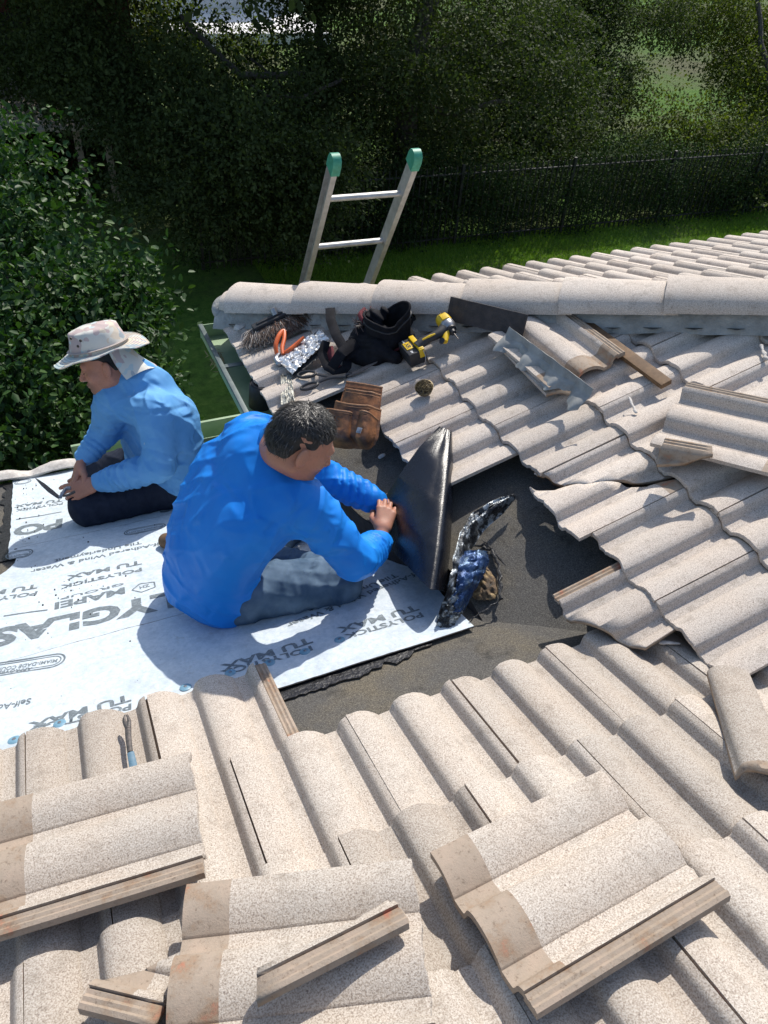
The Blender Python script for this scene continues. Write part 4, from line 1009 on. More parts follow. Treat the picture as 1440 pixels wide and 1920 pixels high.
# ------------------------------------------------------------------ man in the bright blue shirt
man = empty('person', PA(430, 1120, DECK), 'man in bright blue long-sleeve shirt and faded jeans, seated with his back to the viewer', 'person')
def onp(o): settle(); return keep(o, man)
RS, LS = Vector((.835, .262, .335)), Vector((.80, .60, .345))
RE, LE = PZ(668, 1050, .105), PZ(604, 893, .09)
RW, LW = PZ(712, 1016, -.01), PZ(706, 940, .02)
C7 = Vector((.80, .44, .43)); HC = PZ(563, 832, .50)
HF, HU = Vector((.84, -.12, -.55)), Vector((.55, .02, .83))
def torso(s, e):       # e = extra radius
    s.cap((.60, .36, -.075), (.575, .575, -.085), .112+e).cap((.605, .355, .04), (.59, .555, .04), .108+e, k=.06)
    s.cap((.645, .340, .15), (.635, .55, .15), .112+e, k=.06).cap((.705, .32, .245), (.695, .56, .25), .112+e, k=.06)
    s.cap(lp(RS, LS, .12)+Vector((-.02, 0, -.02)), lp(RS, LS, .88)+Vector((-.02, 0, -.02)), .072+e, k=.07)
    s.cap((.64, .43, .12), (.76, .44, .33), .105+e, k=.07)
    return s
sh = torso(Sdf(.04), 0)
sh.cap(C7+Vector((-.03, 0, -.05)), C7+Vector((.02, -.008, .002)),   .080, .062, k=.07)
sh.cap(C7+Vector((-.04, 0, -.06)), lp(LS, C7, .35)+Vector((-.03, 0, -.02)), .075, .07, k=.06).cap(C7+Vector((-.04, 0, -.06)), lp(RS, C7, .35)+Vector((-.03, 0, -.02)), .075, .07, k=.06)
sh.cap((.53, .44, -.06), (.56, .44, .06), .10, .09, k=.06)
sh.cap(RS, RE, .074, .057, k=.04, wr=.006, fr=45).cap(RE, RW, .058, .040, k=.02, wr=.011, fr=95)
sh.cap(LS, LE, .072, .055, k=.04, wr=.006, fr=45).cap(LE, LW, .055, .039, k=.02, wr=.011, fr=95)
nd = (HC-C7).normalized()
fl = PA(430, 1120, DECK+.008); sh.cut(fl, -NA)
def smn(x): x = np.clip(x, 0, 1); return x*x*(3-2*x)
def fold_blue(P):
    x, y, z = P[..., 0], P[..., 1], P[..., 2]
    far = smn((y-.40)/.10)*smn((z-.05)/.15); low = smn((.10-z)/.16); arm = smn((.42-y)/.1)*smn((x-.62)/.12)
    f = .0075*crease(P, (.1, .65, .75), 62, 1.8, 2.2)*far+.0065*crease(P, (.5, .1, 1), 50, 1.5, 2.5, 3)*low
    f = f+.0065*crease(P, (.9, .3, -.45), 38, 1.7, 2.5, 8)*arm+.004*crease(P, (.3, .8, .5), 30, 2.2, 3, 12)
    f = f+.0045*n3(P, 9)
    for S_, E_ in ((RS, RE), (LS, LE)):
        d = np.array((E_-S_).normalized()); q = (P-np.array(S_))@d+.018; r = np.linalg.norm(P-np.array(S_), axis=-1); f = f-.0045*np.exp(-(q/.006)**2)*(r < .14)
    return f
onp(skins('shirt', [skin(sh, .0055, fold_blue)], None, 'shirt_blue'))
# collar ring
mb = MB_(); t1_ = nd.cross(Vector((0, 0, 1))).normalized(); t2_ = nd.cross(t1_)
cc = C7+nd*.028+Vector((.015, -.008, 0))
mb.tube([cc+t1_*math.cos(a)*.068+t2_*math.sin(a)*.066 for a in np.linspace(0, 2*math.pi, 33)], .0065, 8, cap=False); onp(mb.build('collar', MAT['shirt_blue']))
# seam where the near sleeve meets the back
hp = [RS+Vector((-.055, .00, .055)), RS+Vector((-.072, .012, .02)), RS+Vector((-.080, .02, -.02)), RS+Vector((-.075, .02, -.06))]
skin_mat('skin_blue', (.40, .195, .125), (.45, .20, .13), HC+HF*.075-HU*.068)
# body under the clothes, head, neck, hands
hs_, hg, HM = head_sdf(HC, HF, HU, C7+Vector((.01, 0, -.02)), .054)
bd = torso(Sdf(.04), -.022); bd.cap(C7+Vector((-.03, 0, -.08)), C7+Vector((.0, 0, -.02)), .055, .055)
bd.cap(RS, RE, .050, .042).cap(RE, RW, .042, .026).cap(LS, LE, .050, .042).cap(LE, LW, .042, .026)
RHd = (PZ(722, 968, .03)-RW).normalized(); LHd = (Vector((.30, -.10, -.12))).normalized()
rh, _ = hand(RW+RHd*.045, RHd, Vector((-.2, -.6, .75)), 1, .75, [(.7, .5, -.5), (.9, .1, -.5), (1, -.1, -.4)], sc=.98)
lh, _ = hand(LW+LHd*.045, LHd, Vector((-.1, .25, 1)), -1, .6, [(.6, .6, -.5), (.9, .1, -.5), (1, 0, -.4)], sc=.98)
bd.cut(PA(430, 1120, DECK+.012), -NA)
onp(skins('body', [skin(bd, .012), skin(hs_, .0038), skin(rh, .0032), skin(lh, .0032)], None, 'skin_blue'))
# hair: dense shell and separate strands
def hair_shell(g, M, nape=-.045, front=.075):
    s = Sdf(.012); Mn = [list(r) for r in M]
    s.ell(g(-.014, 0, .040), (.095, .0755, .087), Mn).ell(g(-.046, 0, -.012), (.055, .062, .060), Mn, .03)
    s.p = [(q[0], q[1], q[2]*.95)+q[3:] for q in s.p]
    for y in (-1, 1): s.sub(g(.012, y*.080, -.026), (.050, .036, .046), Mn, .006)
    s.cut(g(.060, 0, .06), (M@Vector((.80, 0, -.62))).normalized()); s.cut(g(-.06, 0, nape), (M@Vector((.30, 0, -1))).normalized())
    return s
def strands(g, M, n, seed, ln=.030):
    r = random.Random(seed); vs = []; fs = []
    Mi = M.transposed()
    for _ in range(n):
        th_ = r.uniform(0, 2*math.pi); ph = math.acos(r.uniform(-.45, 1)); d = Vector((math.sin(ph)*math.cos(th_), math.sin(ph)*math.sin(th_), math.cos(ph)))
        p = Vector((-.014+d.x*.099, d.y*.079, .040+d.z*.091))
        if d.z < .1 and d.x > .15: continue
        if d.x > .30 and d.z < .50: continue
        if abs(d.y) > .5 and d.x > -.38 and d.z < .30: continue
        if d.z < 0: p.x = min(p.x, -.03); p += Vector((-.002, 0, -.02))
        whorl = Vector((.55, 0, -.25)) if d.x > -.35 else Vector((-.1, 0, -1))
        t = (whorl+Vector((r.gauss(0, .30), r.gauss(0, .35)+d.y*.5, r.gauss(0, .25)))); t = (t-d*t.dot(d)*.75).normalized()
        L = ln*r.uniform(.5, 1.25); s = d.cross(t).normalized()*.0011; b = len(vs)
        p0 = p-d*.003; p1 = p0+t*L*.5+d*.005; p2 = p0+t*L+d*(.0045*r.uniform(.2, 1.6))
        for q in (p0-s, p0+s, p1+s*.8, p1-s*.8, p2): vs.append(g(*q))
        fs.append((b, b+1, b+2, b+3)); fs.append((b+3, b+2, b+4, b+4))
    me = bpy.data.meshes.new('m'); me.from_pydata([tuple(v) for v in vs], [], [f if f[2] != f[3] else f[:3] for f in fs]); me.update(); return link('hair_strands', me, None, MAT['hair'])
hsh = hair_shell(hg, HM); o = skins('hair', [skin(hsh, .0042, lambda P: .003*n3(P, 90)+.002*n3(P, 200))], None, 'hair_root'); onp(o); st_ = strands(hg, HM, 7000, 3); settle(); keep(st_, o)
# jeans, boot
je = Sdf(.035); flz = lambda p, r: Vector((p[0], p[1], -p[1]*TT+DECK/CT+r/CT))
RH, LH = flz((.63, .35), .095), flz((.60, .55), .10); RK, LK = flz((.975, .290), .066), flz((.95, .78), .070)
RA, LA = flz((.83, .56), .055), flz((.62, .80), .055)
je.cap(RH, LH, .095).cap(lp(RH, RK, .1), RK, .098, .074, wr=.004, fr=40).cap(RK, RA, .074, .052, wr=.003, fr=60).cap(LH, LK, .112, .078).cap(LK, LA, .070, .050)
je.cut(PA(430, 1120, DECK+.006), -NA)
onp(skins('jeans', [skin(je, .0065, lambda P: .003*n3(P, 12)+.007*crease(P, (1, -.5, .2), 48, 1.6, 2.2, 4)+.004*crease(P, (.5, 1, .6), 70, 1.5, 2.5, 9))], None, 'jeans'))
mb = Sdf(.012); mb.cap(LA+Vector((-.03, 0, -.0)), PA(312, 1014, DECK+.035), .040, .032); onp(skins('boot', [skin(mb, .006)], None, 'boot'))
mb = Sdf(.012); mb.cap(RA, flz((.76, .66), .035), .040, .036); onp(skins('boot', [skin(mb, .006)], None, 'boot'))

# ------------------------------------------------------------------ man in the sun hat
man2 = empty('person', PA(320, 925, DECK), 'man in pale sun hat and faded light blue shirt, sitting on folded legs, holding snips', 'person')
def on2(o): settle(); return keep(o, man2)
PV = flz((.615, 1.49), .12); D2 = Vector((-.93, -.36, 0)).normalized(); S2 = Vector((-.36, .93, 0)).normalized()   # facing, and towards his right (far) side
C72 = PZ(268, 714, .045); LS2 = PZ(292, 772, -.01); RS2 = PZ(212, 748, -.01)
LE2, RE2 = PZ(300, 873, -.22), PZ(196, 812, -.20); LW2, RW2 = PZ(192, 903, -.295), PZ(160, 855, -.26)
HC2 = PZ(197, 686, .12)
HF2, HU2 = (Vector(RT)*-.93+Vector(UP)*-.34-Vector(FW)*.10).normalized(), (Vector(UP)*.88-Vector(FW)*.42-Vector(RT)*.30).normalized()
skin_mat('skin_hat', (.44, .20, .13), (.50, .215, .14), HC2+HF2*.075-HU2*.068)
def torso2(s, e):
    up_ = C72-PV
    for t, r, w_, o_ in ((.0, .128, .085, 0), (.25, .130, .085, .02), (.48, .125, .09, .012), (.70, .118, .10, .0)):
        c = PV+up_*t+D2*(o_-.0)+D2*(-.03*math.sin(t*math.pi)); s.cap(c-S2*w_, c+S2*w_, r+e, k=.06)
    s.cap(LS2.lerp(RS2, .10)+Vector((0, 0, -.01)), LS2.lerp(RS2, .90)+Vector((0, 0, -.01)), .072+e, k=.06); return s
s2 = torso2(Sdf(.04), 0)
s2.cap(C72+Vector((.03, .0, -.03)), C72+(HC2-C72)*.1, .085, .078, k=.05).cap(C72+Vector((.0, 0, -.06)), C72+(HC2-C72)*.25, .080, .070, k=.05)
s2.cap(LS2, LE2, .074, .058, k=.035, wr=.006, fr=40).cap(LE2, LW2, .059, .042, k=.02, wr=.012, fr=90)
s2.cap(RS2, RE2, .072, .056, k=.035, wr=.005, fr=50).cap(RE2, RW2, .055, .041, k=.02, wr=.009, fr=90)
s2.cut(PV+Vector((0, 0, -.085)), (0, 0, -1))
def fold2(P):
    x, y, z = P[..., 0], P[..., 1], P[..., 2]
    f = .006*crease(P, (.5, -.2, 1), 45, 1.8, 2.4, 2)*smn((-.08-z)/.12)+.006*crease(P, (.8, -.5, .5), 42, 1.8, 2.6, 6)*smn((z+.14)/.1)+.004*crease(P, (.2, .9, .3), 34, 2, 3, 9)+.004*n3(P, 10)
    for S_, E_ in ((LS2, LE2), (RS2, RE2)):
        d = np.array((E_-S_).normalized()); q = (P-np.array(S_))@d+.012; r = np.linalg.norm(P-np.array(S_), axis=-1); f = f-.0045*np.exp(-(q/.006)**2)*(r < .13)
    return f
on2(skins('shirt', [skin(s2, .0055, fold2)], None, 'shirt_pale'))
h2, g2, M2 = head_sdf(HC2, HF2, HU2, C72+Vector((0, 0, -.02)), .060)
b2 = torso2(Sdf(.04), -.022); b2.cap(LS2, LE2, .05, .042).cap(LE2, LW2, .042, .027).cap(RS2, RE2, .05, .042).cap(RE2, RW2, .042, .027)
LH2d = (PZ(150, 917, -.33)-LW2).normalized(); RH2d = (PZ(138, 893, -.30)-RW2).normalized()
rt = Vector(RT); upv = Vector(UP); fwv = Vector(FW)
lh2, _ = hand(LW2+LH2d*.040, LH2d, (-fwv+upv*.1), -1, .5, [(.8, .5, -.2), (.95, .3, -.3), (1, .0, -.3)], cur=[.30, .42, .55, .62], sc=1.12)
rh2, _ = hand(RW2+RH2d*.040, (RH2d+Vector((0, 0, -.35))).normalized(), (-fwv*.5-rt*.8), 1, .5, [(.6, .8, -.3), (.9, .3, -.4), (1, 0, -.4)], cur=[.55, .5, .5, .5], sc=1.1)
on2(skins('body', [skin(b2, .012), skin(h2, .0038), skin(lh2, .0030), skin(rh2, .0030)], None, 'skin_hat'))
# ring on his left hand
# stubble/hair at temple and nape
o = skins('hair', [skin(hair_shell(g2, M2, -.03), .0050, lambda P: .002*n3(P, 120))], None, 'hair_root'); on2(o)
j2 = Sdf(.035); L_K, R_K = flz((.245, 1.375), .085), flz((.34, 1.80), .085); LH2, RH2 = PV+S2*-.10, PV+S2*.10; L_A, R_A = flz((.60, 1.36), .05), flz((.60, 1.78), .05)
j2.cap(LH2, RH2, .120).cap(LH2+Vector((0, 0, .01)), L_K, .105, .075, wr=.003, fr=40).cap(L_K+Vector((0, 0, -.03)), L_A, .065, .05, wr=.003, fr=50).cap(RH2, R_K, .105, .075).cap(R_K, R_A, .065, .05)
j2.cut(PA(320, 925, DECK+.006), -NA)
on2(skins('jeans', [skin(j2, .0065, lambda P: .003*n3(P, 12)+.006*crease(P, (1, .4, .2), 45, 1.6, 2.2, 4))], None, 'jeans_dark'))
for A_, q in ((L_A, (.70, 1.40)), (R_A, (.70, 1.72))):
    mb = Sdf(.012); mb.cap(A_, flz(q, .035), .040, .034); on2(skins('boot', [skin(mb, .006)], None, 'boot'))
for y_ in (-1, 1):
    mb = MB_(); mb.tube([g2(.086, y_*.018, .024), g2(.088, y_*.032, .030), g2(.078, y_*.047, .026)], [.002, .0038, .002], 6); on2(mb.build('eyebrow', MAT['hair_root']))
    mb = MB_(); mb.tube([g2(.091, y_*.021, .002), g2(.0925, y_*.032, -.002), g2(.083, y_*.044, .002)], [.0008, .0014, .0008], 5); on2(mb.build('eyelashes', MAT['hair_root']))
# sun hat: crown, brim, neck flap
def camo():
    m, nt, b, pos, loc = newmat('hat_cloth', .9, 0, .2)
    v = nt.nodes.new('ShaderNodeTexVoronoi'); v.inputs['Scale'].default_value = 17; dn = nt.nodes.new('ShaderNodeTexNoise'); dn.inputs['Scale'].default_value = 14
    nt.links.new(pos, dn.inputs['Vector']); nt.links.new(mixc(nt, .25, pos, dn.outputs['Color']), v.inputs['Vector'])
    sep = nt.nodes.new('ShaderNodeSeparateColor'); nt.links.new(v.outputs['Color'], sep.inputs[0])
    r = nt.nodes.new('ShaderNodeValToRGB'); r.color_ramp.interpolation = 'CONSTANT'; el = r.color_ramp.elements
    el[0].color = (.62, .60, .54, 1); el[1].position = .35; el[1].color = (.50, .40, .38, 1)
    for p_, c_ in ((.55, (.48, .56, .56)), (.75, (.60, .52, .42)), (.9, (.38, .42, .44))): e = el.new(p_); e.color = (*c_, 1)
    nt.links.new(sep.outputs[0], r.inputs[0]); nt.links.new(r.outputs[0], b.inputs['Base Color'])
    bump(nt, b, math_(nt, 'ADD', noise(nt, pos, 26, 3, .5), math_(nt, 'MULTIPLY', noise(nt, pos, 600, 2, .5), .06)), .5, .004)
camo(); simple('brim_stitch', (.30, .37, .41), (.22, .28, .33), 60, .9)
hat = empty('sun_hat', frame(M2.to_4x4(), g2(-.012, 0, .07)), 'pale camouflage bucket hat with wide brim and neck flap on the sitting man', 'hat')
hM = frame((M2@Matrix.Rotation(-.06, 3, 'Y')@Matrix.Rotation(-.10, 3, 'X')).to_4x4(), g2(-.012, 0, .080))
def crown(a, b):
    t = a*2*math.pi; prof = [(0, .112), (.30, .113), (.62, .106), (.78, .093), (.88, .060), (1, 0)]
    if b < .75: r = 1.10-.19*(b/.75)**1.5; z = .082*(b/.75)
    else: q = (b-.75)/.25; r = .91*(1-q)**.8+.0; z = .082+.013*math.sin(q*math.pi/2)
    d = 1+.035*mnoise.noise(Vector((math.cos(t)*2, math.sin(t)*2, b*3)))
    return hM@Vector((math.cos(t)*.103*r*d, math.sin(t)*.090*r*d, z+.004*mnoise.noise(Vector((math.cos(t)*3, math.sin(t)*3, b*6)))))
hp_ = []
def addhat(o): settle(); keep(o, hat); return o
addhat(sheet('crown', crown, 56, 22, .002, [MAT['hat_cloth']]))
def brim(a, b):
    t = a*2*math.pi; r0 = 1.10; e = .075+.004*math.sin(t*2)
    x, y = math.cos(t)*(.103*r0+e*b), math.sin(t)*(.090*r0+e*b)
    z = -.010*b-.020*b*b*math.cos(2*t)-.002*b*abs(math.sin(t))+.006*b*math.sin(3*t+1)+.004*b*math.sin(7*t)
    return hM@Vector((x, y, z))
br = addhat(sheet('brim', brim, 96, 12, .0028, [MAT['hat_cloth']]))
for k in (.25, .4, .55, .7, .85, .99):
    mb = MB_(); mb.tube([Vector(brim(a, k))+M2@Vector((0, 0, .0016)) for a in np.linspace(0, 1, 97)], .0011 if k < .98 else .0026, 5, cap=False); o = mb.build('stitching', MAT['brim_stitch'] if k < .98 else MAT['hat_cloth']); settle(); keep(o, br)
mb = MB_(); mb.tube([hM@Vector((math.cos(t)*.116, math.sin(t)*.102, .013)) for t in np.linspace(0, 2*math.pi, 60)], .011, 8, cap=False, flat=.3); simple('hat_band', (.34, .29, .27), (.42, .37, .34), 60, .9); addhat(mb.build('band', MAT['hat_band']))
for t, z in ((1.15, .062), (.75, .075), (.95, .042)):
    p = hM@Vector((math.cos(t)*.109, math.sin(t)*.096, z)); nrm_ = (M2@Vector((math.cos(t), math.sin(t), 0))).normalized()
    mb = MB_(); Mq = Vector((0, 0, 1)).rotation_difference(nrm_).to_matrix().to_4x4(); Mq.translation = p
    mb.lathe(Mq, [(.0055, -.002), (.0055, .001), (.0045, .0018), (.0022, .0018), (.0020, 0)], 14); addhat(mb.build('eyelet', MAT['steel_dark']))
def flap(a, b):
    t = math.pi*(.62+.76*a); r = 1.02-.0*b
    p = Vector((math.cos(t)*(.104*r+.030*b+.05*b*b), math.sin(t)*(.092*r+.025*b), -.010-.115*b+.010*b*math.sin(a*9)))
    return hM@p
addhat(sheet('neck_flap', flap, 26, 12, .0022, [MAT['hat_cloth']]))
# ------------------------------------------------------------------ black membrane held up by the man in blue
def membrane_mat():
    m, nt, b, pos, loc = newmat('membrane', .25, 0, .42)
    col = ramp(nt, noise(nt, pos, 9, 5, .7), [(.4, (.003, .004, .008)), (.7, (.007, .010, .018))]); nt.links.new(col, b.inputs['Base Color'])
    nt.links.new(ramp(nt, noise(nt, pos, 22, 6, .75), [(.35, (.20,)*3), (.7, (.34,)*3)]), b.inputs['Roughness'])
    bump(nt, b, math_(nt, 'ADD', noise(nt, pos, 500, 2, .5), math_(nt, 'MULTIPLY', noise(nt, pos, 18, 3, .5), 2.5)), .35, .0016)
membrane_mat()
TT0 = PZ(836, 800, .40); BL = PA(690, 984, DECK+.045); BR = PA(829, 1104, DECK+.012)
CB = -Vector(FW)
def memb(a, b):
    v = b
    def path(P, t):
        t = t*(len(P)-1); i = min(int(t), len(P)-2); f = t-i; return [P[i][k]+(P[i+1][k]-P[i][k])*f for k in range(3)]
    L_ = path([(824, 799, .20), (785, 840, .165), (748, 893, .105), (714, 945, -.03), (689, 986, -.230)], v)
    R_ = path([(847, 808, .19), (849, 870, .172), (848, 950, .145), (844, 1030, .112), (836, 1110, .075)], v)
    c = .80; dr = .016+.15*v                       # beyond c the sheet rolls over its ridge and down
    if a < c:
        t = a/c; px = L_[0]+(R_[0]-L_[0])*(1-.20)*t; py = L_[1]+(R_[1]-L_[1])*t*(.96); z = L_[2]+(R_[2]-L_[2])*math.sin(t*math.pi/2)
    else:
        t = (a-c)/(1-c); px = L_[0]+(R_[0]-L_[0])*(.80+.20*math.sin(t*math.pi/2)); py = L_[1]+(R_[1]-L_[1])*(.96+.04*t); z = R_[2]-dr*(1-math.cos(t*math.pi/2))**1.2
    P = PZ(px, py, z)
    return P+NA*.003*mnoise.noise(Vector((a*5, v*6, 1)))
tag(sheet('membrane', memb, 80, 60, .003, [MAT['membrane']]), 'glossy black rubber membrane held upright by the man in blue', 'membrane')

# ------------------------------------------------------------------ torn valley flashing and the hole in the felt
def flash_mat(name, stops, scale=24, metal=.6, rough=.3):
    m, nt, b, pos, loc = newmat(name, rough, metal, .5)
    nt.links.new(ramp(nt, noise(nt, pos, scale, 6, .75), stops), b.inputs['Base Color']); bump(nt, b, noise(nt, pos, 40, 5, .7), .9, .006)
flash_mat('torn_metal', [(.40, (.012, .013, .016)), (.50, (.05, .055, .06)), (.56, (.35, .38, .40)), (.7, (.20, .23, .25))], 26)
flash_mat('torn_blue', [(.3, (.012, .02, .04)), (.47, (.02, .055, .16)), (.6, (.08, .13, .20)), (.72, (.26, .30, .33))], 20, .5, .25)
fl = empty('torn_flashing', (0, 0, 0), 'crumpled torn metal flashing smeared with tar, beside the black membrane', 'flashing')
def crump(e1, e2, amp, seed, bow=0.):
    def path(P, t):
        t = t*(len(P)-1); i = min(int(t), len(P)-2); f = t-i; q = [P[i][k]+(P[i+1][k]-P[i][k])*f for k in range(3)]; return PB(*q)
    def fn(a, b):
        p = path(e1, a).lerp(path(e2, a), b)
        s = mnoise.noise(Vector((a*9, b*3, seed)))+.6*abs(mnoise.noise(Vector((a*17, b*7, seed+3))))+.4*mnoise.noise(Vector((a*40, b*12, seed+5)))
        return p+(NB*.5+CB*.5)*(amp*s+bow*math.sin(b*math.pi))+Vector(RT)*amp*.5*mnoise.noise(Vector((a*13, b*9, seed+9)))
    return fn
sheet('crest', crump([(962, 926, -.02), (925, 938, .00), (885, 962, .01), (862, 1000, .02), (850, 1050, .03), (843, 1090, .03), (820, 1160, -.05)],
                     [(966, 936, -.05), (944, 962, -.06), (905, 998, -.06), (884, 1030, -.04), (872, 1068, -.02), (858, 1110, -.04), (832, 1172, -.08)], .010, 1, .012), 70, 14, .002, [MAT['torn_metal']], fl)
sheet('inner_fold', crump([(868, 1035, .0), (860, 1060, .015), (856, 1090, .01), (850, 1120, -.02), (846, 1150, -.05)],
                     [(914, 1034, -.05), (916, 1055, -.05), (906, 1080, -.05), (888, 1112, -.06), (866, 1150, -.08)], .012, 7, .02), 40, 22, .002, [MAT['torn_blue']], fl)
sheet('lower_tab', crump([(848, 1100, .0), (836, 1130, -.02), (822, 1155, -.05), (816, 1178, -.08)], [(874, 1120, -.05), (868, 1148, -.07), (856, 1165, -.08), (846, 1184, -.09)], .010, 13, .01), 26, 12, .002, [MAT['torn_metal']], fl)
flash_mat('rotten_wood', [(.35, (.03, .025, .02)), (.5, (.12, .075, .04)), (.62, (.30, .21, .10)), (.75, (.42, .38, .30))], 30, 0, .8)
def lump(a, b):
    t = a*2*math.pi; r = b*(.060+.02*mnoise.noise(Vector((math.cos(t)*2, math.sin(t)*2, 5)))); c = PB(898, 1092, -.101)
    return c+Vector((0, -1, 0))*math.cos(t)*r*1.35+Vector((CT, 0, ST))*math.sin(t)*r*.85+NB*(.020*(1-b*b)+.012*mnoise.noise(Vector((math.cos(t)*b*5, math.sin(t)*b*5, 2)))+.004*mnoise.noise(Vector((math.cos(t)*b*20, math.sin(t)*b*20, 2))))
tag(sheet('rotten_patch', lump, 48, 14, .004, [MAT['rotten_wood']]), 'rotten brown decking exposed beside the torn flashing', 'rotten wood')
def crackline(name, pts, wd, label, h=-.09, mat='tar', hgt=.006):
    P = [PB(x, y, h) for x, y in pts]; out = []
    for a, b in zip(P[:-1], P[1:]):
        for k in range(6): out.append(a.lerp(b, k/6))
    rr = random.Random(len(label)); out = [p+Vector((rr.gauss(0, .003), rr.gauss(0, .003), 0)) for p in out]
    mb = MB_(); mb.tube(out, [wd*(.5+.9*rr.random())*math.sin(math.pi*(i+.6)/(len(out)+.2))**.5 for i in range(len(out))], 7); return tag(mb.build(name, MAT[mat]), label, 'tar seam')
crackline('tar_seam', [(868, 1028), (905, 1022), (928, 1040), (938, 1080), (938, 1122), (905, 1150), (870, 1168)], .006, 'black cracked tar seam curving around the rotten patch')
crackline('tar_seam', [(905, 1010), (930, 1040), (955, 1065)], .004, 'short dark wrinkle in the felt above the rotten patch')
crackline('tar_seam', [(630, 862), (640, 885), (655, 900), (668, 905)], .007, 'ragged dark tear in the felt below the brown leather pouch')

# ------------------------------------------------------------------ loose tiles
def place(l0, p0, l1, p1, plane, h, tilt=None):
    """frame of a loose thing lying on a slope: local point l0 is seen at pixel p0, l1 at p1"""
    f, n = (PA, NA) if plane == 'A' else (PB, NB)
    P0, P1 = f(*p0, h), f(*p1, h); d = (P1-P0).normalized(); l = Vector((l1[0]-l0[0], l1[1]-l0[1], 0)).normalized()
    a = math.atan2(l.y, l.x); x = d; y = n.cross(d); M = Matrix((x, y, n)).transposed().to_4x4()@Matrix.Rotation(-a, 4, 'Z')
    M.translation = P0; M = M@Matrix.Translation((-l0[0], -l0[1], 0))
    if tilt: M = M@Matrix.Rotation(tilt[0], 4, 'X')@Matrix.Rotation(tilt[1], 4, 'Y')
    return M@Matrix.Translation((0, 0, -h)) @ Matrix.Translation((0, 0, tilt[2] if tilt else 0))
def loose(M, label, seed=60, planes=None, mats=('tile', 'tile_raw', 'mortar'), chip=.006):
    me = tile_mesh(seed, lift=0, off=0, chip=chip, mats=mats, rail=.004)
    if planes: me = cut_mesh(me, planes)
    o = link('loose_tile', me); o.matrix_world = M; return tag(o, label, 'roof tile', 'loose tiles lying on the roof')
loose(place((-.034, 0), (1368, 1690), (-.034, .42), (1010, 1912), 'A', .03, (0, -.02, .010)), 'large loose tile at lower right, brown head band, reddish crumbling grooved edge', 61)
loose(place((-.034, 0), (388, 1648), (-.034, .42), (-20, 1775), 'A', .03, (0, -.03, .012)), 'loose tile at lower left below the pry bar, grooved edge towards the viewer', 62)
loose(place((.297, 0), (775, 1628), (.297, .42), (398, 1672), 'A', .05, (0, .0, .030)), 'loose tile at the bottom centre with a broken grooved strip on it', 63)
GR = 'GR'
loose(place((-.034, 0), (600, 2010), (-.034, .42), (262, 1925), 'A', .03, (0, 0, .0)), 'broken tile corner wedged under the bottom centre loose tile', 64, planes=[((.02, .28, 0), (0, -1, 0)), ((.07, .34, 0), (.9, .45, 0))])
loose(place((-.034, 0), (768, 1752), (-.034, .25), (545, 1868), 'A', .09, (0, 0, .080)), 'snapped grooved edge strip lying on the bottom centre loose tile', 65, planes=[((.030, .1, 0), (1, .10, 0)), ((0, .25, 0), (.35, 1, 0))])
loose(place((.17, 0), (1326, 1243), (.17, .42), (1432, 1545), 'A', .05, (0, .10, .012)), 'long tile piece lying at an angle at the right edge of the near slope', 66, planes=[((.07, 0, 0), (-1, 0, 0)), ((.17, 0, 0), (1, -.03, 0)), ((0, .40, 0), (.3, 1, 0))])
TG = ('tile_grey', 'tile_raw', 'mortar')
loose(place((-.034, 0), (1047, 576), (-.034, .42), (1203, 690), 'B', .03, (0, -.04, .012)), 'loose tile on the wing beside the long stick, pinkish patch at its lower end', 67, mats=TG)
loose(place((.297, 0), (934, 660), (.297, .42), (1062, 792), 'B', .01, (0, 0, .004)), 'broken tile strip lying under the scalloped grey metal flashing', 68, mats=TG, planes=[((.19, 0, 0), (-1, .0, 0)), ((.2, .39, 0), (.2, 1, 0))])
loose(place((-.034, 0), (1287, 724), (.297, 0), (1222, 838), 'B', .03, (.0, -.02, .012)), 'loose tile at right edge of the wing, brown band at its lower end', 69, mats=TG)
loose(place((-.034, 0), (1246, 832), (-.034, .14), (1345, 850), 'B', .08, (0, .05, .070)), 'small broken tile chip lying on the loose tile at the right edge', 70, mats=('tile_raw', 'tile_raw', 'mortar'), planes=[((.04, .05, 0), (1, .35, 0)), ((0, .15, 0), (-.3, 1, 0))])
# scalloped metal flashing
fm = place((0, 0), (956, 622), (0, .52), (1163, 776), 'B', .09, (0, 0, .088))
def fstrip(a, b):
    y = a*.50; lip = .030*math.sin(y*2*math.pi/.15+.6)+.012*math.sin(y*2*math.pi/.047)*(.5)+.006*mnoise.noise(Vector((y*30, 0, 2)))
    x = -.0+b*(.060+lip); z = .026*max(0, 1-b*4)-.028*b*b+.004*mnoise.noise(Vector((y*20, b*3, 1)))
    return fm@Vector((x, y, z))
tag(sheet('flashing_strip', fstrip, 90, 12, .0018, [MAT['metal_flash']]), 'wavy-edged grey metal flashing strip lying across loose tiles on the wing', 'flashing')
# weathered stick and dark board
M = place((0, 0), (1046, 566), (0, .55), (1250, 716), 'B', .03); mb = MB_(); L = (PB(1250, 716, .03)-PB(1046, 566, .03)).length
mb.quadbox(M@Matrix.Translation((.0, L/2, .018)), (.045, L, .020), .002); tag(mb.build('wooden_stick', MAT['wood'], angle=30), 'weathered brown wooden batten lying across the wing tiles', 'batten')
c4 = [PB(846, 556, .135), PB(990, 590, .12), PB(978, 634, .045), PB(838, 600, .050)]
def brd(a, b): return c4[0].lerp(c4[1], a).lerp(c4[3].lerp(c4[2], a), b)+NB*.001*mnoise.noise(Vector((a*6, b*4, 0)))
tag(sheet('dark_board', brd, 14, 6, .010, [MAT['dark_board']], smooth=False), 'dark weathered board leaning against the hip mortar beside the yellow driver', 'board')

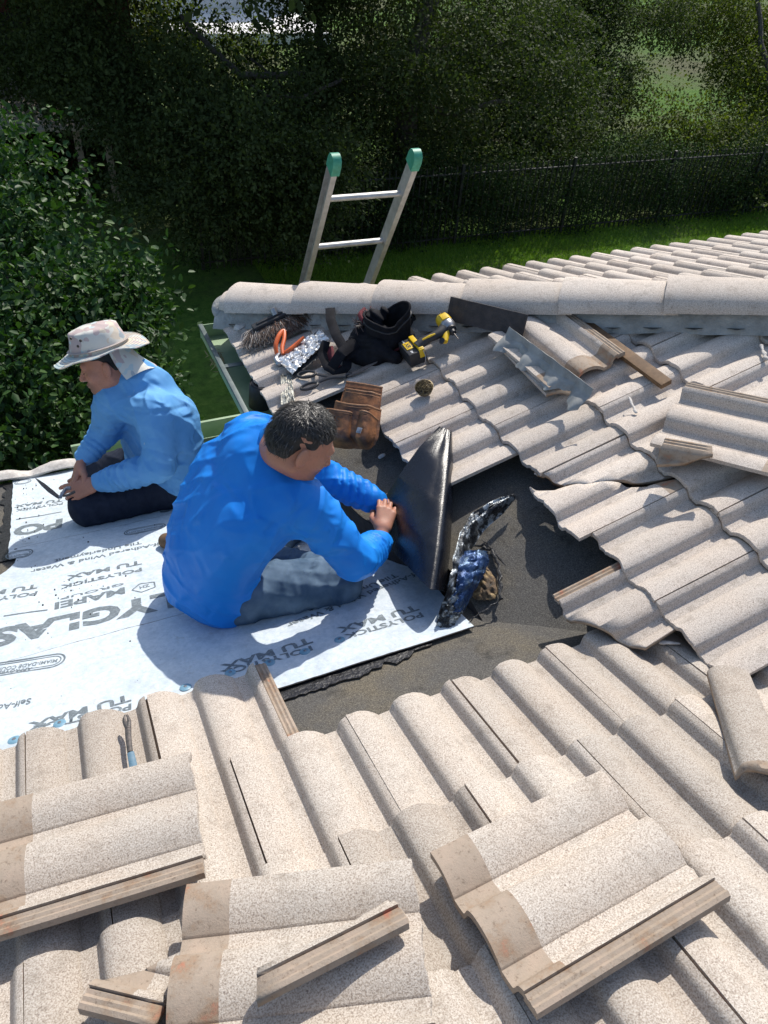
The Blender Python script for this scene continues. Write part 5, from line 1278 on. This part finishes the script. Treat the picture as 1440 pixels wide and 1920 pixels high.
# ------------------------------------------------------------------ tools on the wing
def T(x, y, h=.0): return PB(x, y, h)
# broom head
br_ = empty('broom_head', T(520, 610), 'shaggy grey-brown broom head with dark plastic back, handle missing', 'broom')
def kp(o, r): settle(); return keep(o, r)
a0, a1 = T(474, 616, .062), T(562, 574, .062); ax_ = (a1-a0).normalized(); bd_ = (T(520, 640, .0)-T(500, 600, .05)).normalized()
M = Matrix((ax_, NB.cross(ax_).normalized(), NB)).transposed().to_4x4(); M.translation = (a0+a1)/2
mb = MB_(); L = (a1-a0).length; mb.quadbox(M, (L, .045, .022), .008); mb.quadbox(M@Matrix.Translation((0, 0, .012)), (L*.8, .018, .012), .004); kp(mb.build('back', MAT['rubber']), br_)
mb = MB_(); mb.lathe(M@Matrix.Translation((.0, .005, .012))@Matrix.Rotation(-.5, 4, 'X'), [(.016, 0), (.015, .03), (.010, .032)], 16); kp(mb.build('socket', MAT['grey_metal']), br_)
def bristles(n, seed, mat, lo, hi):
    g = random.Random(seed); V = []; F_ = []
    out = -(NB.cross(ax_).normalized())
    for _ in range(n):
        u = g.uniform(lo, hi); w_ = g.uniform(-.02, .02); p = a0.lerp(a1, u)+out*w_-NB*.01
        L_ = g.uniform(.045, .10); d = (out*(.9+w_*14)+ax_*((u-.5)*1.2+g.gauss(0, .25))-NB*(.35+g.gauss(0, .15))).normalized()
        p1 = p+d*L_*.5+Vector((g.gauss(0, .004), g.gauss(0, .004), g.gauss(.004, .004))); p2 = p+d*L_+Vector((g.gauss(0, .012), g.gauss(0, .012), g.gauss(-.002, .008)))
        q = (p2-PB(520, 610, .012)).dot(NB)
        if q < 0: p2 -= NB*q
        s = d.cross(NB).normalized()*.0012; b = len(V); V += [p-s, p+s, p1+s, p1-s, p2+s*.5, p2-s*.5]; F_ += [(b, b+1, b+2, b+3), (b+3, b+2, b+4, b+5)]
    return link('bristles', npmesh(np.array([tuple(v) for v in V]), np.array(F_)), None, MAT[mat])
def brim_mat(name, a, b_, c):
    hairmat(name, a, b_, c)
brim_mat('bristle_mix', (.05, .03, .022), (.17, .13, .10), (.50, .46, .42)); brim_mat('bristle_rust', (.04, .02, .012), (.16, .07, .035), (.30, .16, .09))
kp(bristles(3200, 1, 'bristle_mix', -.12, 1.18), br_); kp(bristles(1500, 2, 'bristle_rust', .35, 1.18), br_)
# orange pliers
pl_ = empty('pliers', T(540, 640), 'pliers with bright orange grips beside the foil tape', 'pliers')
def curve(pts, rad, name, mat, root, n=10, flat=None, sub=5):
    P = [Vector(p) for p in pts]; out = []
    for i in range(len(P)-1):
        p0, p1, p2, p3 = P[max(i-1, 0)], P[i], P[i+1], P[min(i+2, len(P)-1)]
        for k in range(sub):
            t = k/sub; out.append(.5*((2*p1)+(p2-p0)*t+(2*p0-5*p1+4*p2-p3)*t*t+(3*p1-p0-3*p2+p3)*t**3))
    out.append(P[-1]); rs = rad if isinstance(rad, (int, float)) else list(np.interp(np.linspace(0, 1, len(out)), np.linspace(0, 1, len(rad)), rad))
    mb = MB_(); mb.tube(out, rs, n, flat=flat); return kp(mb.build(name, MAT[mat]), root)
curve([T(519, 664, .02), T(517, 648, .045), T(523, 630, .06), T(532, 620, .06), T(533, 634, .05), T(529, 652, .04), T(530, 664, .03)], [.008, .010, .011, .009, .009, .009, .007], 'grip', 'orange_grip', pl_)
curve([T(533, 662, .025), T(543, 656, .03), T(556, 645, .035), T(570, 632, .045)], [.008, .010, .009, .006], 'grip', 'orange_grip', pl_)
curve([T(524, 664, .025), T(518, 674, .02), T(524, 682, .015), T(534, 678, .015)], [.010, .014, .012, .007], 'jaw', 'grey_metal', pl_)
# foil faced tape strips
def foilstrip(pts, name, label, mat, seed):
    P = [T(*p) for p in pts]
    def fn(a, b): return P[0].lerp(P[1], a).lerp(P[3].lerp(P[2], a), b)+NB*(.010*abs(mnoise.noise(Vector((a*9, b*5, seed))))+.004*mnoise.noise(Vector((a*16, b*10, seed))))
    return tag(sheet(name, fn, 44, 18, .0015, [MAT[mat]]), label, 'foil tape')
foilstrip([(516, 672, .02), (600, 618, .03), (618, 636, .035), (548, 702, .02)], 'foil_tape', 'crinkled bright silver foil tape beside the orange pliers', 'foil', 1)
foilstrip([(527, 704, .0), (546, 700, .0), (553, 752, .01), (526, 760, .0)], 'foil_tape', 'short dirty foil strip just above the head of the man in blue', 'foil_dirty', 4)
foilstrip([(545, 700, .004), (606, 652, .010), (612, 660, .012), (552, 708, .004)], 'tape_backing', 'thin black backing edge along the silver foil tape', 'rubber', 6)
# snips
sn = empty('tin_snips', T(600, 705), 'black tin snips with looped handles below the tool bag', 'snips')
def loop(c, rx, ry, ang, h, rad, root, mat='tool_black', name='handle'):
    ex = (T(c[0]+10, c[1], h)-T(c[0], c[1], h)).normalized(); ey = NB.cross(ex); pts = []
    for k in range(25):
        t = 2*math.pi*k/24; x, y = math.cos(t)*rx, math.sin(t)*ry; pts.append(T(c[0], c[1], h)+ex*(x*math.cos(ang)-y*math.sin(ang))+ey*(x*math.sin(ang)+y*math.cos(ang)))
    mb = MB_(); mb.tube(pts, rad, 8, cap=False); return kp(mb.build(name, MAT[mat]), root)
loop((575, 702), .040, .020, .10, .012, .0062, sn); loop((580, 724), .036, .018, .45, .012, .0062, sn)
curve([T(595, 702, .014), T(625, 706, .018), T(660, 700, .02)], [.008, .010, .010], 'arm', 'tool_black', sn, flat=.6); curve([T(598, 716, .014), T(620, 708, .018), T(650, 706, .02)], [.008, .010, .010], 'arm', 'tool_black', sn, flat=.6)
curve([T(655, 703, .02), T(680, 692, .02), T(708, 678, .022)], [.012, .014, .003], 'blade', 'steel_dark', sn, flat=.3)
# tool bag
bag = empty('tool_bag', T(690, 640), 'floppy black tool bag with red lining and wide strap, tools poking out', 'tool bag')
def bk(o): return kp(o, bag)
simple('bag_lining', (.16, .02, .03), (.09, .012, .018), 30, .85)
sb = Sdf(.02); cb = T(724, 628, .062)
s_ = Sdf(.018)
exx = (T(740, 640, .05)-T(700, 640, .05)).normalized(); eyy = NB.cross(exx)
def bp(x, y, z): return cb+exx*x*1.22+eyy*y*1.22+NB*z*1.15
def wall(a, b):
    t = a*2*math.pi; r = 1+.10*math.sin(2*t+.6)+.07*math.sin(3*t)+.04*math.sin(5*t+1); z = -.055+b*.13
    R_ = (.058+.010*b)*r;  return bp(math.cos(t)*R_*1.1+.012*(b), math.sin(t)*R_*.85+.018*b, z+.020*math.sin(2*t+.5)*b+.004*mnoise.noise(Vector((math.cos(t)*3, math.sin(t)*3, b*6))))
bk(sheet('pouch', wall, 60, 16, .005, [MAT['nylon']]))
def floor_(a, b): t = a*2*math.pi; return bp(math.cos(t)*.07*b, math.sin(t)*.055*b, -.035)
bk(sheet('lining', floor_, 40, 6, .003, [MAT['bag_lining']]))
mb = MB_(); mb.tube([wall(a, 1.0) for a in np.linspace(0, 1, 50)], .0055, 8, cap=False); bk(mb.build('rim', MAT['nylon']))
mb = MB_(); mb.tube([wall(a, .82)+(wall(a, .82)-bp(0, 0, .04)).normalized()*.004 for a in np.linspace(0, 1, 50)], .0035, 6, cap=False); bk(mb.build('seam', MAT['rubber']))
# collapsed front body
s_.cap(bp(-.09, -.01, -.02), bp(-.02, -.05, -.02), .042, .048).cap(bp(-.06, .03, .01), bp(.02, -.02, -.01), .035, .04).cap(bp(.0, -.06, -.035), bp(.05, -.075, -.04), .03, .022).cap(bp(-.13, -.07, -.03), bp(-.10, .0, -.01), .032, .036)
s_.cap(bp(.03, .03, -.05), bp(.07, -.02, -.05), .03, .03).cap(bp(-.02, -.085, -.05), bp(-.10, -.06, -.05), .026, .03)
bk(skins('front_pocket', [skin(s_, .004, lambda P: .007*n3(P, 38)+.004*np.abs(np.sin(P[..., 0]*90+P[..., 1]*70+2*np.sin(P[..., 2]*60))))], None, 'nylon'))
s_ = Sdf(.012); s_.cap(bp(-.015, .055, .05), bp(-.055, .035, .055), .026, .030).cap(bp(-.03, .03, .07), bp(-.02, .01, .045), .024, .02); bk(skins('gathered_flap', [skin(s_, .0035, lambda P: .008*n3(P, 60)+.005*np.sin(P[..., 2]*160+P[..., 0]*120))], None, 'nylon'))
def strap(P, w0, name='strap', mat='nylon', tw=0.):
    P = [Vector(p) for p in P]
    def fn(a, b):
        t = a*(len(P)-1); i = min(int(t), len(P)-2); f = t-i; f2 = f*f*(3-2*f); c = P[i].lerp(P[i+1], f); d = (P[i+1]-P[i]).normalized(); sd_ = (Vector(FW).cross(d)).normalized()
        return c+sd_*(b-.5)*w0*(1+tw*math.sin(a*9))+CB*.004*math.sin(b*math.pi)
    return bk(sheet(name, fn, 30, 6, .003, [MAT[mat]]))
strap([T(619, 578, .10), T(620, 600, .095), T(630, 628, .085), T(646, 655, .065)], .042); strap([T(668, 640, .07), T(640, 662, .072), T(622, 690, .03)], .044)
strap([T(612, 640, .05), T(604, 662, .03), T(612, 688, .02), T(632, 700, .012), T(650, 690, .012), T(652, 668, .02)], .034, tw=.15)
strap([T(618, 650, .03), T(622, 672, .012), T(634, 690, .008)], .03, 'lining', 'bag_lining')
strap([T(760, 612, .05), T(772, 628, .045), T(764, 645, .02)], .03)
curve([T(742, 655, .01), T(756, 662, .008), T(752, 676, .006), T(735, 682, .006)], .0018, 'cord', 'rubber', bag, 6)
curve([T(684, 578, .12), T(676, 590, .115), T(683, 604, .10)], [.006, .012, .012], 'flap_tip', 'bag_lining', bag)
tl_ = empty('tape_measure', T(707, 612), 'small red tool with rounded body sitting in the black tool bag', 'hand tool')
M = Matrix((exx, eyy, NB)).transposed().to_4x4(); M.translation = T(707, 606, .10); M = M@Matrix.Rotation(.5, 4, 'X')
mb = MB_(); mb.quadbox(M, (.030, .052, .030), .007); kp(mb.build('body', MAT['red_tool']), tl_); mb = MB_(); mb.quadbox(M@Matrix.Translation((0, -.006, .013)), (.018, .026, .010), .003); kp(mb.build('grip', MAT['red_tool']), tl_)
rp = empty('rope_bundle', T(690, 595), 'frayed pinkish cord and clear bottle poking out of the tool bag', 'cord')
hairmat('fray', (.35, .12, .10), (.5, .25, .2), (.62, .5, .42)); hairmat('fray_dark', (.02, .015, .015), (.08, .05, .045), (.2, .14, .12))
g = random.Random(8)
for c_, h_, n_, mt in (((690, 590), .12, 26, 'fray'), ((672, 608), .10, 40, 'fray_dark'), ((700, 598), .11, 16, 'fray')):
    mb = MB_()
    for _ in range(n_):
        p = T(c_[0]+g.gauss(0, 4), c_[1]+g.gauss(0, 5), h_); d = Vector((g.gauss(0, 1), g.gauss(0, 1), g.gauss(.2, .8))).normalized()*.02
        mb.tube([p-d, p+Vector((g.gauss(0, .005), g.gauss(0, .005), .006)), p+d], .0014, 5)
    kp(mb.build('strands', MAT[mt]), rp)
M = Matrix((exx, eyy, NB)).transposed().to_4x4(); M.translation = T(692, 612, .085); M = M@Matrix.Rotation(-.5, 4, 'X'); mb = MB_(); mb.lathe(M, [(.014, 0), (.016, .01), (.016, .045), (.008, .056), (.008, .066)], 18)
m_, nt_, b_, p_, l_ = newmat('clear_plastic', .15, 0, .6, (.55, .42, .40)); b_.inputs['Transmission Weight'].default_value = .5; kp(mb.build('bottle', MAT['clear_plastic']), rp)
# black tray
ty = empty('plastic_tray', T(757, 608), 'small black rounded plastic tray between tool bag and driver', 'tray')
M = place((0, 0), (741, 606), (.05, 0), (768, 592), 'B', .03); M = M@Matrix.Translation((.035, -.022, .035))
mb = MB_(); mb.quadbox(M, (.085, .062, .004), .0015); mb.quadbox(M@Matrix.Translation((0, -.030, .008)), (.085, .004, .018), .0015); mb.quadbox(M@Matrix.Translation((0, .030, .008)), (.085, .004, .018), .0015); mb.quadbox(M@Matrix.Translation((.041, 0, .008)), (.004, .062, .018), .0015); mb.quadbox(M@Matrix.Translation((-.041, 0, .008)), (.004, .062, .018), .0015)
mb.quadbox(M@Matrix.Translation((0, 0, -.018)), (.078, .055, .034), .004); kp(mb.build('body', MAT['tool_black']), ty)
mb = MB_(); mb.quadbox(M@Matrix.Translation((0, 0, .006)), (.070, .050, .006), .002); m_, nt_, b_, p_, l_ = newmat('gloss_black', .12, 0, .7, (.02, .022, .024)); kp(mb.build('lid', MAT['gloss_black']), ty)
# impact driver
dr = empty('impact_driver', T(800, 640), 'yellow and black cordless impact driver with a thick black battery', 'power tool')
Pb, Ph, Pt = T(772, 655, .062), T(800, 632, .062), T(836, 612, .075)
gx_ = (Ph-Pb).normalized()
# battery: its top face (towards the handle) carries the yellow label; long axis across the slope
Mb = place((0, 0), (757, 645), (1, 0), (787, 680), 'B', .05); bx = Vector((Mb[0][0], Mb[1][0], Mb[2][0])); bz = (NB*.92+gx_*.12-Vector(FW)*.3).normalized(); by = bz.cross(bx).normalized(); bz = bx.cross(by)
M = Matrix((bx, by, bz)).transposed().to_4x4(); M.translation = T(773, 660, .040)
mb = MB_(); mb.quadbox(M, (.112, .072, .062), .007); kp(mb.build('battery', MAT['tool_black']), dr); bat = [o for o in COL.objects if o.name.startswith('battery')][-1]
mb = MB_(); mb.quadbox(M@Matrix.Translation((.0, .022, .034)), (.104, .022, .014), .004); mb.quadbox(M@Matrix.Translation((.050, .022, .018)), (.014, .024, .040), .003); kp(mb.build('latch_plate', MAT['yellow_plastic']), dr)
mb = MB_(); mb.quadbox(M@Matrix.Translation((-.004, -.012, .0325)), (.050, .030, .003), .001); kp(mb.build('battery_label', MAT['yellow_plastic']), dr)
def mark(txt, Mx, size, mat, root, name='lettering'):
    me, wd = text_mesh(txt, .03); o = link(name, me, None, MAT[mat]); o.matrix_world = Mx@Matrix.Diagonal((size, size, 1, 1)); return kp(o, root)
simple('white_paint', (.75, .75, .75), (.7, .7, .7), 40, .5)
mark('XR', M@Matrix.Translation((-.022, -.022, .0345)), .026, 'tool_black', dr); mark('DEWALT', M@Matrix.Translation((-.026, .000, .0345)), .012, 'tool_black', dr)
mark('20V', M@Matrix.Translation((.034, -.020, .0325)), .011, 'white_paint', dr); mark('MAX', M@Matrix.Translation((-.050, -.020, .0325)), .009, 'white_paint', dr)
top = T(786, 646, .082); neck_ = T(835, 618, .082)
curve([T(783, 650, .070), T(793, 641, .078), T(806, 634, .082), T(822, 626, .084), T(832, 617, .085)], [.024, .020, .018, .020, .024], 'handle', 'rubber', dr, 14, flat=.9)
curve([T(792, 637, .105), T(806, 630, .106), T(816, 626, .106)], [.003, .005, .003], 'accent', 'yellow_plastic', dr, 8)
# head: barrel axis from the vented rear (up-left in the picture) to the chuck
r0_, r1_ = T(829, 598, .085), T(858, 634, .070); ha = (r1_-r0_).normalized(); hy = NB.cross(ha).normalized(); hz = ha.cross(hy)
def hm(t): Mx = Matrix((hy, hz*-1, ha)).transposed().to_4x4(); Mx.translation = r0_+ha*t; return Mx
mb = MB_(); mb.lathe(hm(-.010), [(.018, 0), (.028, .006), (.031, .018), (.031, .052)], 28); kp(mb.build('housing', MAT['yellow_plastic']), dr)
mb = MB_(); mb.lathe(hm(-.014), [(.015, 0), (.024, .003), (.027, .008), (.0285, .012)], 28); kp(mb.build('rear_cap', MAT['rubber']), dr)
mb = MB_(); mb.lathe(hm(.042), [(.0315, 0), (.031, .016), (.026, .030), (.021, .036)], 28); kp(mb.build('nose', MAT['grey_metal']), dr)
mb = MB_(); mb.lathe(hm(.076), [(.022, 0), (.024, .003), (.023, .010), (.014, .013), (.012, .028), (.008, .030)], 24); kp(mb.build('chuck', MAT['tool_black']), dr)
mb = MB_(); mb.lathe(hm(.104), [(.0032, 0), (.0032, .022), (.0022, .024), (.0022, .036), (.0008, .042)], 8); kp(mb.build('bit', MAT['steel_dark']), dr)
curve([r0_+ha*.030+hy*-.0-NB*.0, r0_+ha*.036+(T(828, 640, .07)-r0_).normalized()*.04, T(834, 641, .065)], [.020, .018, .012], 'trigger_guard', 'yellow_plastic', dr, 12)
mb = MB_(); mb.quadbox(hm(.026)@Matrix.Translation((0, -.030, 0)), (.030, .010, .036), .003); kp(mb.build('top_panel', MAT['yellow_plastic']), dr)
for k in range(5):
    mb = MB_(); mb.quadbox(hm(.001+.0)@Matrix.Translation((-.012+k*.006, -.0345+.002*abs(k-2), .002)), (.0028, .004, .012)); kp(mb.build('vent', MAT['tool_black']), dr)
mb = MB_(); mb.tube([T(828, 640, .055), T(829, 638, .085)], .011, 14); kp(mb.build('trigger', MAT['tool_black']), dr)
curve([T(793, 655, .07), T(798, 668, .06), T(796, 682, .03), T(789, 687, .02)], .0018, 'belt_clip', 'grey_metal', dr, 6)
# wire brush disc
wb = empty('wire_brush', T(795, 728), 'round brass wire brush lying bristles out below the driver', 'brush')
M = place((0, 0), (778, 738), (1, 0), (812, 722), 'B', .02); M.translation = T(796, 732, .018); M = M@Matrix.Rotation(.25, 4, 'X')
mb = MB_(); mb.lathe(M, [(.030, 0), (.030, .010), (.027, .012)], 28); kp(mb.build('base', MAT['steel_dark']), wb)
mb = MB_(); g = random.Random(4)
for k in range(300):
    r_ = .031*math.sqrt(g.random()); t = g.random()*6.283; x, y = r_*math.cos(t), r_*math.sin(t); mb.tube([M@Vector((x, y, .010)), M@Vector((x*1.12+g.gauss(0, .001), y*1.12+g.gauss(0, .001), .024+g.uniform(0, .003)))], .0009, 4)
for k in range(90):
    t = 6.283*k/90; mb.tube([M@Vector((.029*math.cos(t), .029*math.sin(t), .002)), M@Vector((.036*math.cos(t), .036*math.sin(t), .022))], .0011, 4)
kp(mb.build('bristles', MAT['brass']), wb)
# leather pouch
lt = empty('leather_pouch', T(665, 800), 'worn brown leather tool pouch with stacked pockets, marked CTC FT', 'tool pouch')
TLp, TRp, BRp, BLp = T(650, 716, .105), T(717, 727, .105), T(704, 846, .0), T(613, 834, .0)
def quad4(a, b): return TLp.lerp(TRp, a).lerp(BLp.lerp(BRp, a), b)
pn = (TRp-TLp).cross(BLp-TLp).normalized(); pn = pn if pn.dot(CB) > 0 else -pn
def panel(name, a0_, a1_, b0_, b1_, off, bul, mat='leather', seed=0, edge=True, th=.004, sag=.0):
    def fn(a, b):
        A_, B_ = a0_+(a1_-a0_)*a, b0_+(b1_-b0_)*b+sag*math.sin(a*math.pi)*(1-b)
        q = max(0., (B_-.72)/.28); A_ = .5+(A_-.5)*(1-.16*q*q); B_ -= .05*abs(2*a-1)**3*q
        e = min(1, min(a, 1-a)*7)*min(1, (1-b)*7)
        return quad4(A_, B_)+pn*(off*e+bul*math.sin(a*math.pi)*(1-.65*b)*e+.0035*mnoise.noise(Vector((a*4, b*4, seed))))
    o = kp(sheet(name, fn, 24, 24, th, [MAT[mat]]), lt)
    if edge:
        mb = MB_(); mb.tube([fn(a, 0) for a in np.linspace(0, 1, 25)], .0042, 8); e_ = mb.build('rim', MAT['leather_edge']); settle(); keep(e_, o)
        for dd in (.07,):
            mb = MB_(); mb.tube([Vector(fn(a, dd))+pn*.0025 for a in np.linspace(.02, .98, 25)], .0012, 5); e_ = mb.build('stitching', MAT['leather_edge']); settle(); keep(e_, o)
    return o
panel('back_panel', 0, 1, 0, 1, 0, .004, seed=1, th=.005)
panel('pocket', .02, .98, .13, .80, .018, .022, seed=2, sag=.04); panel('pocket', -.09, 1.03, .36, .95, .036, .034, seed=3, sag=.08)
panel('pocket', -.13, .66, .54, 1.02, .058, .036, seed=4, sag=.05); panel('tool_loop', .70, 1.0, .53, .99, .060, .022, seed=5)
mb = MB_(); c_ = quad4(.85, .84)+pn*.092; M = Matrix(((TRp-TLp).normalized(), pn.cross((TRp-TLp).normalized()), pn)).transposed().to_4x4(); M.translation = c_
mb.quadbox(M, (.020, .022, .004), .0015); mb.quadbox(M@Matrix.Translation((0, 0, .003)), (.012, .014, .004), .001); kp(mb.build('buckle', MAT['grey_metal']), lt)
simple('marker', (.02, .012, .008), (.035, .02, .012), 40, .7)
for txt, a_, b_, sz in (('CTC', .20, .72, .026), ('FT', .18, .86, .024)):
    Mx = M.copy(); Mx.translation = quad4(a_-.04, b_+.02)+pn*.0985; mark(txt, Mx, sz, 'marker', lt)
# pry bar on the near slope
pb_ = empty('pry_bar', PA(245, 1400), 'small pry bar with split claw and blue handle on the near tiles', 'pry bar')
def A_(x, y, h): return PA(x, y, h)
curve([A_(240, 1362, .025), A_(241, 1385, .022), A_(244, 1410, .018)], [.008, .0075, .007], 'shaft', 'steel_dark', pb_, flat=.6)
curve([A_(240, 1366, .026), A_(233, 1352, .03), A_(235, 1340, .035)], [.007, .005, .0022], 'claw', 'steel_dark', pb_, flat=.6); curve([A_(240, 1366, .026), A_(242, 1352, .03), A_(238, 1340, .035)], [.007, .005, .0022], 'claw', 'steel_dark', pb_, flat=.6)
simple('blue_grip', (.08, .17, .24), (.14, .22, .28), 60, .5)
curve([A_(245, 1412, .018), A_(249, 1432, .014), A_(253, 1454, .012)], [.0085, .0095, .0095], 'handle', 'blue_grip', pb_, flat=.6)
# mortar crumbs left on the tiles
def crumb(P, L, wd, hgt, ang, seed, label, n=None):
    n = n or NA; g_ = Sdf(.006); P = Vector(P); ex = (P+Vector((math.cos(ang), math.sin(ang), 0))*L)-P; ex = (ex-n*ex.dot(n))
    g_.cap(P-ex/2, P+ex/2, wd, wd*.6, sq=(n, hgt)); return tag(skins('mortar_crumb', [skin(g_, .0025, lambda Q: .004*n3(Q, 120, seed))], None, 'mortar_white'), label, 'mortar crumb')
crumb(PA(876, 1302, -.006), .055, .008, .45, -1.1, 1, 'pale mortar sliver over a joint on the near slope')
crumb(PA(1257, 1205, .012), .05, .008, .6, -.6, 2, 'pale mortar smear on the near tiles under the cracked wing tile')
crumb(PB(1185, 757, .012), .09, .006, .6, 1.2, 3, 'thin white mortar streak beside the grey metal flashing', NB)
crumb(PB(716, 855, -.08), .018, .010, .8, 0, 4, 'small white crumb on the felt below the leather pouch', NB)
crumb(PB(455, 608, .01), .05, .025, .5, .3, 5, 'broken mortar lump at the outer tip tile by the broom head', NB)
crumb(PB(1432, 660, .012), .07, .010, .6, 1.0, 6, 'white mortar streak at the right edge of the wing tiles', NB)
# cutters held by the man in the hat
ct = empty('knife_snips', LW2, 'rusty pointed cutter blade held in the hands of the hatted man', 'cutter')
def c2(x, y, z): return PZ(x, y, z)
zc = -.315
bl = [c2(66, 896, zc+.02), c2(80, 908, zc+.02), c2(95, 921, zc+.015), c2(112, 934, zc+.01)]
curve(bl, [.001, .0085, .0105, .007], 'blade', 'steel_dark', ct, 8, flat=.25)
curve([c2(112, 934, zc+.01), c2(118, 924, zc+.02), c2(124, 916, zc+.02), c2(133, 915, zc+.02)], [.007, .007, .008, .008], 'joint', 'grey_metal', ct, 10); curve([c2(118, 930, zc+.012), c2(128, 928, zc+.012), c2(140, 922, zc+.01)], [.005, .005, .006], 'joint', 'steel_dark', ct, 8)
